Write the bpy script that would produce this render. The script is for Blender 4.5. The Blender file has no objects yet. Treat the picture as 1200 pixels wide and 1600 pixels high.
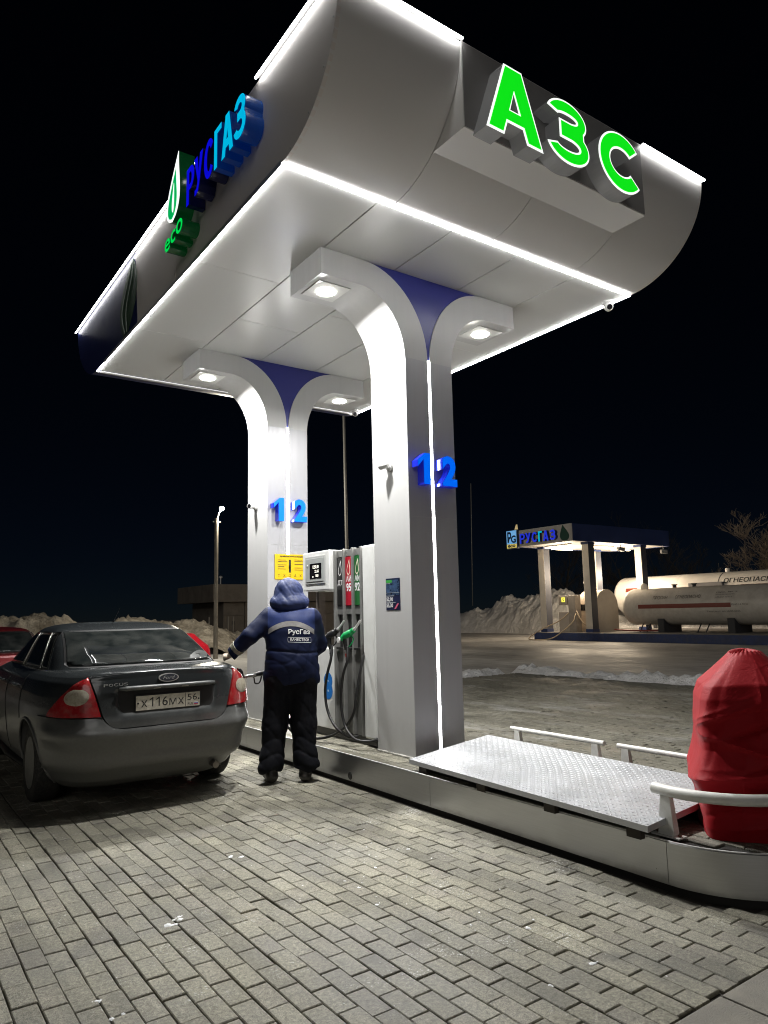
import bpy, bmesh, math, random
import numpy as np
from mathutils import Matrix, Vector
random.seed(7); rng = np.random.default_rng(7)
scene = bpy.context.scene
COL = scene.collection
PI = math.pi
R = math.radians

# ------------------------------------------------------------------ camera
cd = bpy.data.cameras.new('camera'); cam = bpy.data.objects.new('camera', cd); COL.objects.link(cam)
yaw, pit, rol = 0.6184, 0.1398, -0.0219
fw = Vector((math.sin(yaw)*math.cos(pit), math.cos(yaw)*math.cos(pit), math.sin(pit)))
rt = Vector((math.cos(yaw), -math.sin(yaw), 0)); up = rt.cross(fw)
rt2 = math.cos(rol)*rt + math.sin(rol)*up; up2 = -math.sin(rol)*rt + math.cos(rol)*up
m = Matrix((( rt2.x, up2.x, -fw.x, 0), (rt2.y, up2.y, -fw.y, 0), (rt2.z, up2.z, -fw.z, 1.5), (0, 0, 0, 1)))
cam.matrix_world = m
cd.sensor_fit = 'VERTICAL'; cd.sensor_height = 24.0; cd.lens = 24.0*1122.26/1600
cd.clip_start = 0.05; cd.clip_end = 2000
scene.camera = cam

# ------------------------------------------------------------------ night sky and soft fill light
world = bpy.data.worlds.new('World'); scene.world = world; world.use_nodes = True
wt = world.node_tree
bg = wt.nodes['Background']
sky = wt.nodes.new('ShaderNodeTexSky'); sky.sky_type = 'NISHITA'; sky.sun_disc = False
sky.sun_elevation = R(20); sky.sun_rotation = R(214); sky.air_density = 0.45; sky.dust_density = 0.0; sky.ozone_density = 5.0
wt.links.new(sky.outputs[0], bg.inputs[0]); bg.inputs[1].default_value = 0.0004
sd = bpy.data.lights.new('fill_sun', 'SUN'); sd.energy = 0.15; sd.angle = R(28); sd.color = (1, .97, .93)  # fill light added from behind the camera to brighten panels facing it
so = bpy.data.objects.new('fill_sun', sd); COL.objects.link(so); so.rotation_euler = (R(70), 0, R(-34))

vs = scene.view_settings
vs.view_transform = 'Standard'; vs.look = 'None'; vs.exposure = 0.52; vs.gamma = 1.0; vs.use_curve_mapping = False
scene.render.engine = 'CYCLES'
cy = scene.cycles
cy.use_denoising = True; cy.pixel_filter_type = 'BLACKMAN_HARRIS'; cy.filter_width = 1.05
try: cy.denoiser = 'OPENIMAGEDENOISE'
except Exception: pass
cy.max_bounces = 8; cy.diffuse_bounces = 4; cy.glossy_bounces = 4; cy.transmission_bounces = 6; cy.transparent_max_bounces = 8
cy.sample_clamp_indirect = 6.0; cy.use_light_tree = True
cy.caustics_reflective = False; cy.caustics_refractive = False

# ------------------------------------------------------------------ helpers
MATS = {}
def nodes_of(name):
    mt = bpy.data.materials.new(name); mt.use_nodes = True
    nt = mt.node_tree; b = nt.nodes['Principled BSDF']
    return mt, nt, b
def N(nt, t, **k):
    n = nt.nodes.new(t)
    for a, v in k.items():
        if a.startswith('i_'): n.inputs[a[2:].replace('_', ' ')].default_value = v
        else: setattr(n, a, v)
    return n
def ramp(nt, fac, stops):
    r = nt.nodes.new('ShaderNodeValToRGB'); e = r.color_ramp.elements
    while len(e) < len(stops): e.new(0.5)
    for q, (p, c) in zip(e, stops):
        q.position = p; q.color = (c, c, c, 1) if isinstance(c, (int, float)) else (*c, 1)
    nt.links.new(fac, r.inputs[0]); return r
def mixc(nt, fac, a, b, mode='MIX'):
    n = nt.nodes.new('ShaderNodeMix'); n.data_type = 'RGBA'; n.blend_type = mode
    for i, v in ((0, fac), (6, a), (7, b)):
        if hasattr(v, 'is_output'): nt.links.new(v, n.inputs[i])
        elif i == 0: n.inputs[0].default_value = v
        else: n.inputs[i].default_value = (*v, 1)
    return n.outputs[2]
def mth(nt, op, a, b=0.0, c=None):
    n = nt.nodes.new('ShaderNodeMath'); n.operation = op
    for i, v in enumerate((a, b) if c is None else (a, b, c)):
        if hasattr(v, 'is_output'): nt.links.new(v, n.inputs[i])
        else: n.inputs[i].default_value = v
    return n.outputs[0]
def mat(name, col=(.5,.5,.5), rough=.5, metal=0.0, emit=None, es=0.0, var=0.0, vs=6.0, bump=0.0, bs=60.0, dirt=None, dirtamt=0.0, spec=.5, coat=0.0, detail=5):
    if name in MATS: return MATS[name]
    mt, nt, b = nodes_of(name)
    b.inputs['Base Color'].default_value = (*col, 1); b.inputs['Roughness'].default_value = rough
    b.inputs['Metallic'].default_value = metal; b.inputs['Specular IOR Level'].default_value = spec
    b.inputs['Coat Weight'].default_value = coat
    if emit:
        b.inputs['Emission Color'].default_value = (*emit, 1); b.inputs['Emission Strength'].default_value = es
    if var or bump or dirt:
        tc = N(nt, 'ShaderNodeNewGeometry')
        pos = tc.outputs['Position']
    if var or dirt:
        n1 = N(nt, 'ShaderNodeTexNoise', i_Scale=vs, i_Detail=float(detail), i_Roughness=.62); nt.links.new(pos, n1.inputs['Vector'])
        lo = tuple(max(0, c*(1-var)) for c in col); hi = tuple(min(1, c*(1+var)) for c in col)
        r = ramp(nt, n1.outputs[0], [(.32, lo), (.68, hi)])
        out = r.outputs[0]
        if dirt:
            n2 = N(nt, 'ShaderNodeTexNoise', i_Scale=vs*2.3, i_Detail=6.0, i_Roughness=.7); nt.links.new(pos, n2.inputs['Vector'])
            f = ramp(nt, n2.outputs[0], [(.45, 0.0), (.7, dirtamt)])
            out = mixc(nt, f.outputs[0], out, dirt)
        nt.links.new(out, b.inputs['Base Color'])
        rr = ramp(nt, n1.outputs[0], [(.3, max(.03, rough*.8)), (.7, min(1, rough*1.2))])
        nt.links.new(rr.outputs[0], b.inputs['Roughness'])
    if bump:
        n3 = N(nt, 'ShaderNodeTexNoise', i_Scale=bs, i_Detail=4.0); nt.links.new(pos, n3.inputs['Vector'])
        bp = N(nt, 'ShaderNodeBump', i_Strength=min(1, bump), i_Distance=.01); nt.links.new(n3.outputs[0], bp.inputs['Height'])
        nt.links.new(bp.outputs[0], b.inputs['Normal'])
    MATS[name] = mt
    return mt

WM = {}                                         # world matrices, kept by hand so that no scene update is needed
def wm(o): return WM.get(o.name, Matrix.Identity(4))
def empty(name, loc=(0,0,0), rz=0.0, parent=None):
    o = bpy.data.objects.new(name, None); COL.objects.link(o); o.empty_display_size = .1
    o.location = loc; o.rotation_euler = (0, 0, rz)
    b = Matrix.Translation(Vector(loc)) @ Matrix.Rotation(rz, 4, 'Z')
    if parent: o.parent = parent; b = wm(parent) @ b
    WM[o.name] = b
    return o
def tag(o, label=None, cat=None, group=None, kind=None):
    if label: o['label'] = label
    if cat: o['category'] = cat
    if group: o['group'] = group
    if kind: o['kind'] = kind
    return o
def link(name, me, parent=None, origin=None):
    o = bpy.data.objects.new(name, me); COL.objects.link(o)
    b = Matrix.Identity(4)
    if parent: o.parent = parent; b = wm(parent).copy()
    WM[o.name] = b
    return o
def mk(name, V, F, mt, parent=None, smooth=False, local=False, auto=None):
    """one mesh object; V in world coordinates unless local (then in the parent's own)"""
    V = np.asarray(V, dtype=float).reshape(-1, 3)
    o_loc = None
    if parent is None and not local:
        o_loc = np.array([(V[:,0].min()+V[:,0].max())/2, (V[:,1].min()+V[:,1].max())/2, V[:,2].min()]); V = V - o_loc
    elif parent is not None and not local:
        M = np.array(wm(parent).inverted()); V = V @ M[:3,:3].T + M[:3,3]
    me = bpy.data.meshes.new(name)
    me.from_pydata(V.tolist(), [], [tuple(int(i) for i in f) for f in F])
    me.materials.append(mt if not isinstance(mt, str) else MATS[mt])
    if smooth:
        me.polygons.foreach_set('use_smooth', [True]*len(me.polygons))
        if auto is not None:
            me.update(); me.set_sharp_from_angle(angle=R(auto))
    me.update()
    o = link(name, me, parent)
    if o_loc is not None: o.location = o_loc; WM[o.name] = Matrix.Translation(Vector(o_loc))
    return o
class MB:
    """collects simple shapes into one mesh"""
    def __init__(s): s.V = []; s.F = []
    def add(s, V, F):
        n = len(s.V); s.V += [tuple(v) for v in V]; s.F += [tuple(i+n for i in f) for f in F]; return s
    def box(s, x0, x1, y0, y1, z0, z1, bev=0.0):
        if bev <= 0:
            V = [(x,y,z) for z in (z0,z1) for y in (y0,y1) for x in (x0,x1)]
            return s.add(V, [(0,2,3,1),(4,5,7,6),(0,1,5,4),(2,6,7,3),(0,4,6,2),(1,3,7,5)])
        bm = bmesh.new(); bmesh.ops.create_cube(bm, size=1)
        for v in bm.verts: v.co = ((x0+x1)/2+v.co.x*(x1-x0), (y0+y1)/2+v.co.y*(y1-y0), (z0+z1)/2+v.co.z*(z1-z0))
        bmesh.ops.bevel(bm, geom=bm.edges[:], offset=bev, segments=2, profile=.6, affect='EDGES')
        bm.verts.index_update(); V = [v.co[:] for v in bm.verts]; F = [[v.index for v in f.verts] for f in bm.faces]; bm.free()
        return s.add(V, F)
    def tube(s, pts, rad, n=8, caps=True):
        P = [Vector(p) for p in pts]; k = len(P)
        rr = rad if hasattr(rad, '__len__') else [rad]*k
        V = []; F = []; ref = None
        for i in range(k):
            t = (P[min(i+1,k-1)]-P[max(i-1,0)]).normalized()
            if ref is None: ref = Vector((0,0,1)) if abs(t.z) < .9 else Vector((1,0,0))
            a = (ref - t*ref.dot(t)); a = a.normalized() if a.length > 1e-6 else t.orthogonal().normalized()
            b = t.cross(a); ref = a
            for j in range(n):
                an = 2*PI*j/n; V.append(P[i] + (a*math.cos(an)+b*math.sin(an))*rr[i])
        for i in range(k-1):
            for j in range(n):
                F.append((i*n+j, i*n+(j+1)%n, (i+1)*n+(j+1)%n, (i+1)*n+j))
        if caps: F.append(tuple(range(n-1,-1,-1))); F.append(tuple((k-1)*n+j for j in range(n)))
        return s.add(V, F)
    def prism(s, poly, axis, a0, a1):
        """poly = 2D points; axis 'x': (y,z), 'y': (x,z), 'z': (x,y)"""
        n = len(poly)
        def P(p, a): return {'x': (a,p[0],p[1]), 'y': (p[0],a,p[1]), 'z': (p[0],p[1],a)}[axis]
        V = [P(p,a0) for p in poly]+[P(p,a1) for p in poly]
        F = [tuple(range(n)), tuple(range(2*n-1,n-1,-1))]+[(i,i+n,(i+1)%n+n,(i+1)%n) for i in range(n)]
        return s.add(V, F)
    def lathe(s, prof, c, axis='z', n=24):
        """prof = (radius, height) list about axis through c"""
        V = []; F = []; k = len(prof)
        for r_, h in prof:
            for j in range(n):
                a = 2*PI*j/n; u, v = r_*math.cos(a), r_*math.sin(a)
                V.append({'z': (c[0]+u,c[1]+v,c[2]+h), 'x': (c[0]+h,c[1]+u,c[2]+v), 'y': (c[0]+u,c[1]+h,c[2]+v)}[axis])
        for i in range(k-1):
            for j in range(n): F.append((i*n+j, i*n+(j+1)%n, (i+1)*n+(j+1)%n, (i+1)*n+j))
        F.append(tuple(range(n-1,-1,-1))); F.append(tuple((k-1)*n+j for j in range(n)))
        return s.add(V, F)
    def build(s, name, mt, parent=None, smooth=False, local=False, auto=None):
        return mk(name, s.V, s.F, mt, parent, smooth, local, auto)
def fixn(o):
    bm = bmesh.new(); bm.from_mesh(o.data); bmesh.ops.recalc_face_normals(bm, faces=bm.faces[:]); bm.to_mesh(o.data); bm.free(); return o
def crv(pts, k=8):
    """Catmull-Rom through pts"""
    P = [np.array(p, float) for p in pts]; P = [2*P[0]-P[1]]+P+[2*P[-1]-P[-2]]; out = []
    for i in range(1, len(P)-2):
        for j in range(k):
            t = j/k; a,b,c,d = P[i-1],P[i],P[i+1],P[i+2]
            out.append(.5*(2*b+(c-a)*t+(2*a-5*b+4*c-d)*t*t+(3*b-a-3*c+d)*t**3))
    out.append(P[-2]); return out
_tc = {}
def text_geo(s, bold=0.0, ext=0.0, shear=0.0):
    """flat or extruded text mesh from the built-in font, scaled to a unit box"""
    key = (s, bold, ext, shear)
    if key not in _tc:
        cu = bpy.data.curves.new('lettering', 'FONT'); cu.body = s; cu.offset = bold; cu.extrude = ext; cu.resolution_u = 4; cu.shear = shear
        cu.fill_mode = 'BOTH'
        ob = bpy.data.objects.new('lettering', cu)
        me = bpy.data.meshes.new_from_object(ob)
        V = np.array([v.co[:] for v in me.vertices]); F = [tuple(p.vertices) for p in me.polygons]
        bpy.data.objects.remove(ob); bpy.data.curves.remove(cu); bpy.data.meshes.remove(me)
        mn, mx = V.min(0), V.max(0); sz = mx-mn; sz[sz < 1e-6] = 1
        V = (V-mn)/sz
        _tc[key] = (V, F)
    return _tc[key]
def loop_inset(pts, d):
    """closed 2D loop moved inwards (counter-clockwise loop) by d with mitred corners"""
    P = np.array(pts, float); A = np.roll(P, 1, 0); B = np.roll(P, -1, 0)
    e1 = P-A; e2 = B-P; e1 /= np.linalg.norm(e1, axis=1)[:,None]+1e-12; e2 /= np.linalg.norm(e2, axis=1)[:,None]+1e-12
    n1 = np.c_[-e1[:,1], e1[:,0]]; n2 = np.c_[-e2[:,1], e2[:,0]]; b = n1+n2; q = np.maximum(.35, (b*b).sum(1)/2)
    return P+d*b/q[:,None]
def big_glyph(ch, w, h, st):
    """outline loops (outer, holes) of the heavy sign letters, in metres"""
    if ch == 'А':
        o = [(0,0),(.30,0),(.365,.19),(.635,.19),(.70,0),(1,0),(.66,1),(.34,1)]; hole = [(.425,.385),(.5,.64),(.575,.385)]
        return [np.array([(x*w, y*h) for x, y in o]), np.array([(x*w, y*h) for x, y in hole])]
    if ch == 'Р':
        rx_, ry_ = w*.5, h*.31; cy_ = h-ry_; q = .85*st
        o = [(0,0),(st,0),(st,h-2*ry_),(w*.5,h-2*ry_)]+[(w*.5+rx_*math.cos(t), cy_+ry_*math.sin(t)) for t in np.linspace(-PI/2+.15, PI/2-.15, 14)]+[(w*.5,h),(0,h)]
        hole = [(st,h-2*ry_+q),(st,h-q),(w*.5,h-q)]+[(w*.5+(rx_-st)*math.cos(t), cy_+(ry_-q)*math.sin(t)) for t in np.linspace(PI/2-.2, -PI/2+.2, 10)]+[(w*.5,h-2*ry_+q)]
        return [np.array(o), np.array(hole)]
    if ch == 'У':
        return [np.array([(0,h),(.40*w,.34*h),(.36*w,.24*h),(.26*w,st*.85),(.08*w,st*.85),(.08*w,0),(.25*w,0),(.46*w,.04*h),(.60*w,.20*h),(w,h),(w-st*1.15,h),(.53*w,.52*h),(st*1.2,h)])]
    if ch == 'Г': return [np.array([(0,0),(st,0),(st,h-.85*st),(w,h-.85*st),(w,h),(0,h)])]
    if ch == '1': return [np.array([(w-st,0),(w,0),(w,h),(w-st*.8,h),(0,.76*h),(0,.76*h-st*.8),(w-st,.80*h)])]
    if ch == 'С':
        ts = np.linspace(R(38), R(322), 40); cx, cy, rx, ry = w*.54, h/2, w*.54, h/2
        o = [(cx+rx*math.cos(t), cy+ry*math.sin(t)) for t in ts]; i = [(cx+(rx-st)*math.cos(t), cy+(ry-st)*math.sin(t)) for t in ts[::-1]]
        return [np.array(o+i)]
    # heavy cyrillic Ze
    r1, r2 = h*.275, h*.305; cx = w*.46; c1, c2 = h-r1, r2; ex1, ex2 = w*.50/r1, w*.54/r2
    up = [(cx+r1*ex1*math.cos(t), c1+r1*math.sin(t)) for t in np.linspace(R(165), R(-32), 22)]; lo = [(cx+r2*ex2*math.cos(t), c2+r2*math.sin(t)) for t in np.linspace(R(38), R(-165), 24)]
    li = [(cx+(r2*ex2-st)*math.cos(t), c2+(r2-st)*math.sin(t)) for t in np.linspace(R(-165), R(70), 22)]
    ui = [(cx+(r1*ex1-st)*math.cos(t), c1+(r1-st)*math.sin(t)) for t in np.linspace(R(-70), R(165), 20)]
    mid = [(cx*.55, li[-1][1]), (cx*.55, ui[0][1])]
    pts = up+lo+li+mid+ui
    return [np.array(pts[::-1])]
def glyph_mesh(loops, to3d, depth=0.0):
    """flat or extruded mesh of outline loops; to3d(x, y, d)"""
    from mathutils.geometry import tessellate_polygon
    flat = [p for l in loops for p in l]; tri = tessellate_polygon([[Vector((p[0], p[1], 0)) for p in l] for l in loops])
    V = [to3d(p[0], p[1], depth) for p in flat]; F = [tuple(t) for t in tri]
    if depth:
        n = len(flat); V += [to3d(p[0], p[1], 0) for p in flat]; k = 0
        for l in loops:
            m_ = len(l); F += [(k+i, k+(i+1)%m_, n+k+(i+1)%m_, n+k+i) for i in range(m_)]; k += m_
    return V, F
def place_text(s, org, ux, uz, w, h, depth, nrm, bold=0.0, shear=0.0):
    """vertices of text: org = lower left corner, ux/uz unit directions, nrm outward; front face at org+nrm*depth"""
    V, F = text_geo(s, bold, .5 if depth > 0 else 0.0, shear)
    org, ux, uz, nrm = (np.array(a, float) for a in (org, ux, uz, nrm))
    W = org + V[:,0:1]*w*ux + V[:,1:2]*h*uz + V[:,2:3]*depth*nrm
    return W, F
# ------------------------------------------------------------------ ground, pavement
HK = 0.2517; CX = 4.169; XK = 3.566; KR = CX-XK
YN, YF = 2.465, 11.175                     # centres of the island's round ends
def ground_mat():
    mt, nt, b = nodes_of('packed_snow_and_asphalt')
    g = N(nt, 'ShaderNodeNewGeometry')
    mp = N(nt, 'ShaderNodeMapping'); mp.inputs['Scale'].default_value = (1.0, .33, 1); nt.links.new(g.outputs['Position'], mp.inputs[0])
    n1 = N(nt, 'ShaderNodeTexNoise', i_Scale=.22, i_Detail=8.0, i_Roughness=.66); nt.links.new(mp.outputs[0], n1.inputs['Vector'])
    n2 = N(nt, 'ShaderNodeTexNoise', i_Scale=2.6, i_Detail=8.0, i_Roughness=.72); nt.links.new(mp.outputs[0], n2.inputs['Vector'])
    f = mth(nt, 'ADD', mth(nt, 'MULTIPLY', n1.outputs[0], .55), mth(nt, 'MULTIPLY', n2.outputs[0], .45))
    r = ramp(nt, f, [(.33, (.06, .057, .055)), (.42, (.24, .23, .22)), (.52, (.42, .41, .395)), (.66, (.62, .61, .60))])
    nt.links.new(r.outputs[0], b.inputs['Base Color'])
    rr = ramp(nt, f, [(.4, .45), (.6, .8)]); nt.links.new(rr.outputs[0], b.inputs['Roughness'])
    bp = N(nt, 'ShaderNodeBump', i_Strength=.6, i_Distance=.06); nt.links.new(n2.outputs[0], bp.inputs['Height']); nt.links.new(bp.outputs[0], b.inputs['Normal'])
    return mt
gm = ground_mat()
tag(mk('ground', [(-400,-400,-.06),(500,-400,-.06),(500,500,-.06),(-400,500,-.06)], [(0,1,2,3)], gm), kind='structure')

def paver_mat(name='paver_concrete', tint=1.0):
    mt, nt, b = nodes_of(name)
    g = N(nt, 'ShaderNodeNewGeometry'); oi = N(nt, 'ShaderNodeObjectInfo')
    rnd = mth(nt, 'FRACT', mth(nt, 'ADD', g.outputs['Random Per Island'], mth(nt, 'MULTIPLY', oi.outputs['Random'], 7.13)))
    base = ramp(nt, rnd, [(0, (.22*tint, .208*tint, .16*tint)), (.35, (.265*tint, .251*tint, .194*tint)), (.7, (.312*tint, .296*tint, .228*tint)), (1, (.25*tint, .232*tint, .186*tint))])
    fine = N(nt, 'ShaderNodeTexNoise', i_Scale=190.0, i_Detail=3.0, i_Roughness=.7); nt.links.new(g.outputs['Position'], fine.inputs['Vector'])
    fr = ramp(nt, fine.outputs[0], [(.3, .42), (.7, 1.42)])
    midn = N(nt, 'ShaderNodeTexNoise', i_Scale=52.0, i_Detail=4.0, i_Roughness=.75); nt.links.new(g.outputs['Position'], midn.inputs['Vector'])
    c = mixc(nt, 1.0, base.outputs[0], fr.outputs[0], 'MULTIPLY'); c = mixc(nt, 1.0, c, ramp(nt, midn.outputs[0], [(.34, .62), (.66, 1.32)]).outputs[0], 'MULTIPLY')
    big = N(nt, 'ShaderNodeTexNoise', i_Scale=1.3, i_Detail=5.0, i_Roughness=.6); nt.links.new(g.outputs['Position'], big.inputs['Vector'])
    br = ramp(nt, big.outputs[0], [(.34, .58), (.66, 1.12)])
    c = mixc(nt, 1.0, c, br.outputs[0], 'MULTIPLY')
    # oil spots and worn tyre tracks
    oil = N(nt, 'ShaderNodeTexNoise', i_Scale=3.4, i_Detail=3.0, i_Roughness=.5); nt.links.new(g.outputs['Position'], oil.inputs['Vector'])
    c = mixc(nt, mth(nt, 'MULTIPLY', ramp(nt, oil.outputs[0], [(.60, 0.0), (.72, 1.0)]).outputs[0], .55), c, (.055,.05,.042))
    trk = N(nt, 'ShaderNodeMapping'); trk.inputs['Scale'].default_value = (2.6, .22, 1); nt.links.new(g.outputs['Position'], trk.inputs[0])
    tn = N(nt, 'ShaderNodeTexNoise', i_Scale=1.0, i_Detail=4.0, i_Roughness=.6); nt.links.new(trk.outputs[0], tn.inputs['Vector'])
    c = mixc(nt, 1.0, c, ramp(nt, tn.outputs[0], [(.40, .78), (.60, 1.1)]).outputs[0], 'MULTIPLY')
    # pits and chips
    vo = N(nt, 'ShaderNodeTexVoronoi', i_Scale=85.0); nt.links.new(g.outputs['Position'], vo.inputs['Vector'])
    c = mixc(nt, mth(nt, 'MULTIPLY', ramp(nt, vo.outputs['Distance'], [(.10, 1.0), (.22, 0.0)]).outputs[0], .5), c, (.09,.085,.07))
    # scattered salt and thin snow: small specks gathered into patches
    sp = N(nt, 'ShaderNodeTexNoise', i_Scale=72.0, i_Detail=5.0, i_Roughness=.8); nt.links.new(g.outputs['Position'], sp.inputs['Vector'])
    pm = N(nt, 'ShaderNodeTexNoise', i_Scale=2.1, i_Detail=4.0, i_Roughness=.65); nt.links.new(g.outputs['Position'], pm.inputs['Vector'])
    v = mth(nt, 'ADD', sp.outputs[0], mth(nt, 'MULTIPLY', mth(nt, 'SUBTRACT', pm.outputs[0], .5), .55))
    sm = ramp(nt, v, [(.65, 0.0), (.69, .95)])
    c = mixc(nt, sm.outputs[0], c, (.62, .62, .60))
    # streaks of compacted snow
    st = N(nt, 'ShaderNodeTexNoise', i_Scale=.8, i_Detail=7.0, i_Roughness=.7)
    mp = N(nt, 'ShaderNodeMapping'); mp.inputs['Scale'].default_value = (2.2, .7, 1); nt.links.new(g.outputs['Position'], mp.inputs[0]); nt.links.new(mp.outputs[0], st.inputs['Vector'])
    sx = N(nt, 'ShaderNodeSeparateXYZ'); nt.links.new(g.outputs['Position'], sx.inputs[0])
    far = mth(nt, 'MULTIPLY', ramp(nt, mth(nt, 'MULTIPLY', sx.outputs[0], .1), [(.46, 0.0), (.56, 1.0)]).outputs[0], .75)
    s2 = ramp(nt, st.outputs[0], [(.53, 0.0), (.66, 1.0)])
    c = mixc(nt, mth(nt, 'MULTIPLY', s2.outputs[0], far), c, (.45, .44, .42))
    far_dark = ramp(nt, mth(nt, 'ADD', mth(nt, 'MULTIPLY', sx.outputs[0], .1), mth(nt, 'MULTIPLY', big.outputs[0], .12)), [(.53, 0.0), (.62, 1.0)]).outputs[0]   # pavers turn darker on the far side of the island
    c = mixc(nt, mth(nt, 'MULTIPLY', far_dark, .5), c, (.05, .048, .038))
    nt.links.new(c, b.inputs['Base Color'])
    rr = ramp(nt, big.outputs[0], [(.35, .48), (.6, .82)]); nt.links.new(mth(nt, 'SUBTRACT', rr.outputs[0], mth(nt, 'MULTIPLY', far_dark, .04)), b.inputs['Roughness'])
    bp = N(nt, 'ShaderNodeBump', i_Strength=.7, i_Distance=.005); nt.links.new(fine.outputs[0], bp.inputs['Height']); nt.links.new(bp.outputs[0], b.inputs['Normal'])
    return mt
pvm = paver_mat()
sand = mat('joint_sand', (.07,.063,.052), .95, var=.5, vs=30, bump=.5, bs=120)
pav = empty('pavement', (4.4, 7, 0)); tag(pav, kind='structure')
b = MB(); b.box(-6, 12.95, 1.738, 12.7, -.3, -.016); b.build('bedding', sand, pav)
def brick_geo(lx, ly, ch=.0038, h=.03):
    a, c = lx/2, ly/2
    V = [(-a+ch,-c+ch,0),(a-ch,-c+ch,0),(a-ch,c-ch,0),(-a+ch,c-ch,0), (-a,-c,-ch),(a,-c,-ch),(a,c,-ch),(-a,c,-ch), (-a,-c,-h),(a,-c,-h),(a,c,-h),(-a,c,-h)]
    F = [(0,1,2,3)]+[(i+4,(i+1)%4+4,(i+1)%4,i) for i in range(4)]+[(i+8,(i+1)%4+8,(i+1)%4+4,i+4) for i in range(4)]
    return V, F
PX, PY = .0998, .2005
def in_island(x, y, m=.07):
    if YN <= y <= YF: return abs(x-CX) < KR+m
    yc = YN if y < YN else YF
    return math.hypot(x-CX, y-yc) < KR+m
bricks = []
ix = 0; x = -5.9
while x < 12.9:
    off = (.5*PY if ix % 2 else 0) + random.uniform(-.035, .035)
    y = 1.738+PY*.5 - (PY*.5 if off > PY*.3 else 0) + off*.0
    y = 1.745 + PY/2 + ((ix % 2)*.5-.5)*PY + random.uniform(-.018, .018)
    row_drift = random.uniform(-.003, .003)
    while y < 12.65:
        ly = PY
        if y-PY/2 < 1.742:
            y0 = 1.742; y1 = y+PY/2
            if y1-y0 > .04: bricks.append((x, (y0+y1)/2, PX, y1-y0))
        elif not in_island(x, y): bricks.append((x+row_drift+random.uniform(-.0018,.0018), y+random.uniform(-.0015,.0015), PX, PY))
        y += PY
    x += PX; ix += 1
P3 = np.array([(q[0], q[1], 0.0) for q in bricks])-np.array([0,0,1.5])
Rm = np.array(m.to_3x3())
pc = P3 @ Rm; dep = -pc[:,2]; px = 600+1122*pc[:,0]/dep; py = 800-1122*pc[:,1]/dep
vis = (dep > .2) & (px > -30) & (px < 1230) & (py < 1630)
infront = P3[:,0] < XK
under_car = (np.abs(P3[:,0]-2.013) < .8) & (P3[:,1] > 6.0) & (P3[:,1] < 10.2)
order = np.argsort(np.where(vis & infront & ~under_car, dep, 1e6))
near = set(order[:298].tolist())
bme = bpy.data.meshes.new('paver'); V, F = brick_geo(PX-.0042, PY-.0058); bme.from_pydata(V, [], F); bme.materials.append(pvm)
VV = []; FF = []
WMp = wm(pav)
for i, (x, y, lx, ly) in enumerate(bricks):
    z = random.uniform(-.003, .002); tx, ty = random.gauss(0, .005), random.gauss(0, .005); rz = random.gauss(0, .006)
    if random.random() < .06: z -= .005
    if i in near:
        o = bpy.data.objects.new('paver', bme); COL.objects.link(o); o.parent = pav
        o.location = Vector((x, y, z))-Vector(WMp.translation); o.rotation_euler = (ty, tx, rz); o.scale = (1, ly/PY, 1)
    else:
        V, F = brick_geo(lx-.0042, ly-.0058); n = len(VV)
        c_, s_ = math.cos(rz), math.sin(rz)
        VV += [(x+a*c_-b_*s_, y+a*s_+b_*c_, z+c2+a*tx+b_*ty) for a, b_, c2 in V]; FF += [tuple(k+n for k in f) for f in F]
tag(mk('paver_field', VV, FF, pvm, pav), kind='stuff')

# large concrete slabs along the lower edge of the paving
slabm = mat('slab_concrete', (.205,.192,.162), .8, var=.22, vs=5, bump=.5, bs=140, dirt=(.16,.15,.13), dirtamt=.5)
for k, (a, c) in enumerate(((-1.2,-.21),(-.2,.79),(.8,1.785),(1.795,2.784),(2.794,3.79),(3.80,4.79),(4.80,5.79),(5.80,6.79))):
    b = MB(); b.box(a, c, .85, 1.733, -.1, .001, .006); o = b.build('concrete_slab', slabm, pav)

b = MB(); b.box(-14, 20, -14, .848, -.1, -.002); b.build('concrete_apron', slabm, pav)
# clods of white snow lying about
sn = mat('clean_snow', (.78,.79,.80), .85, var=.1, vs=40, bump=.6, bs=90)
def snow_clod(x, y, s):
    b = MB(); n = 9
    for k in range(random.randint(2, 5)):
        a, d = random.uniform(0, 6.3), random.uniform(0, s)
        cx_, cy_, r_ = x+d*math.cos(a), y+d*math.sin(a), s*random.uniform(.25, .6)
        V = [(cx_, cy_, .001+r_*.28)]; 
        for ring, (q, hh) in enumerate(((.6,.22),(1.0,.0))):
            for j in range(n):
                t = 2*PI*j/n; rr = r_*q*random.uniform(.7,1.25); V.append((cx_+rr*math.cos(t), cy_+rr*math.sin(t), -.001+r_*hh))
        F = [(0,1+j,1+(j+1)%n) for j in range(n)]+[(1+j,1+n+j,1+n+(j+1)%n,1+(j+1)%n) for j in range(n)]
        b.add(V, F)
    return b
sb = MB()
for x, y, s in ((1.33,3.72,.045),(1.36,3.78,.03),(.87,3.05,.035),(.83,3.2,.02),(2.62,2.2,.02),(2.33,2.18,.02),(2.75,1.95,.016),(2.66,2.62,.018),(1.95,4.5,.03),(2.0,4.44,.022),(1.6,3.0,.014),(2.25,3.3,.02),(2.9,3.9,.02),(2.3,3.55,.015),(2.55,3.75,.02)):
    q = snow_clod(x, y, s); sb.add(q.V, q.F)
for k in range(90):
    x, y = random.uniform(.6,3.45), random.uniform(2.0,6)
    if random.random() < .5: x, y = random.gauss(2.6,.25), random.gauss(3.6,.5)
    q = snow_clod(x, y, random.uniform(.003,.009)); sb.add(q.V, q.F)
tag(sb.build('snow_specks', sn, smooth=True), kind='stuff')

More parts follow.
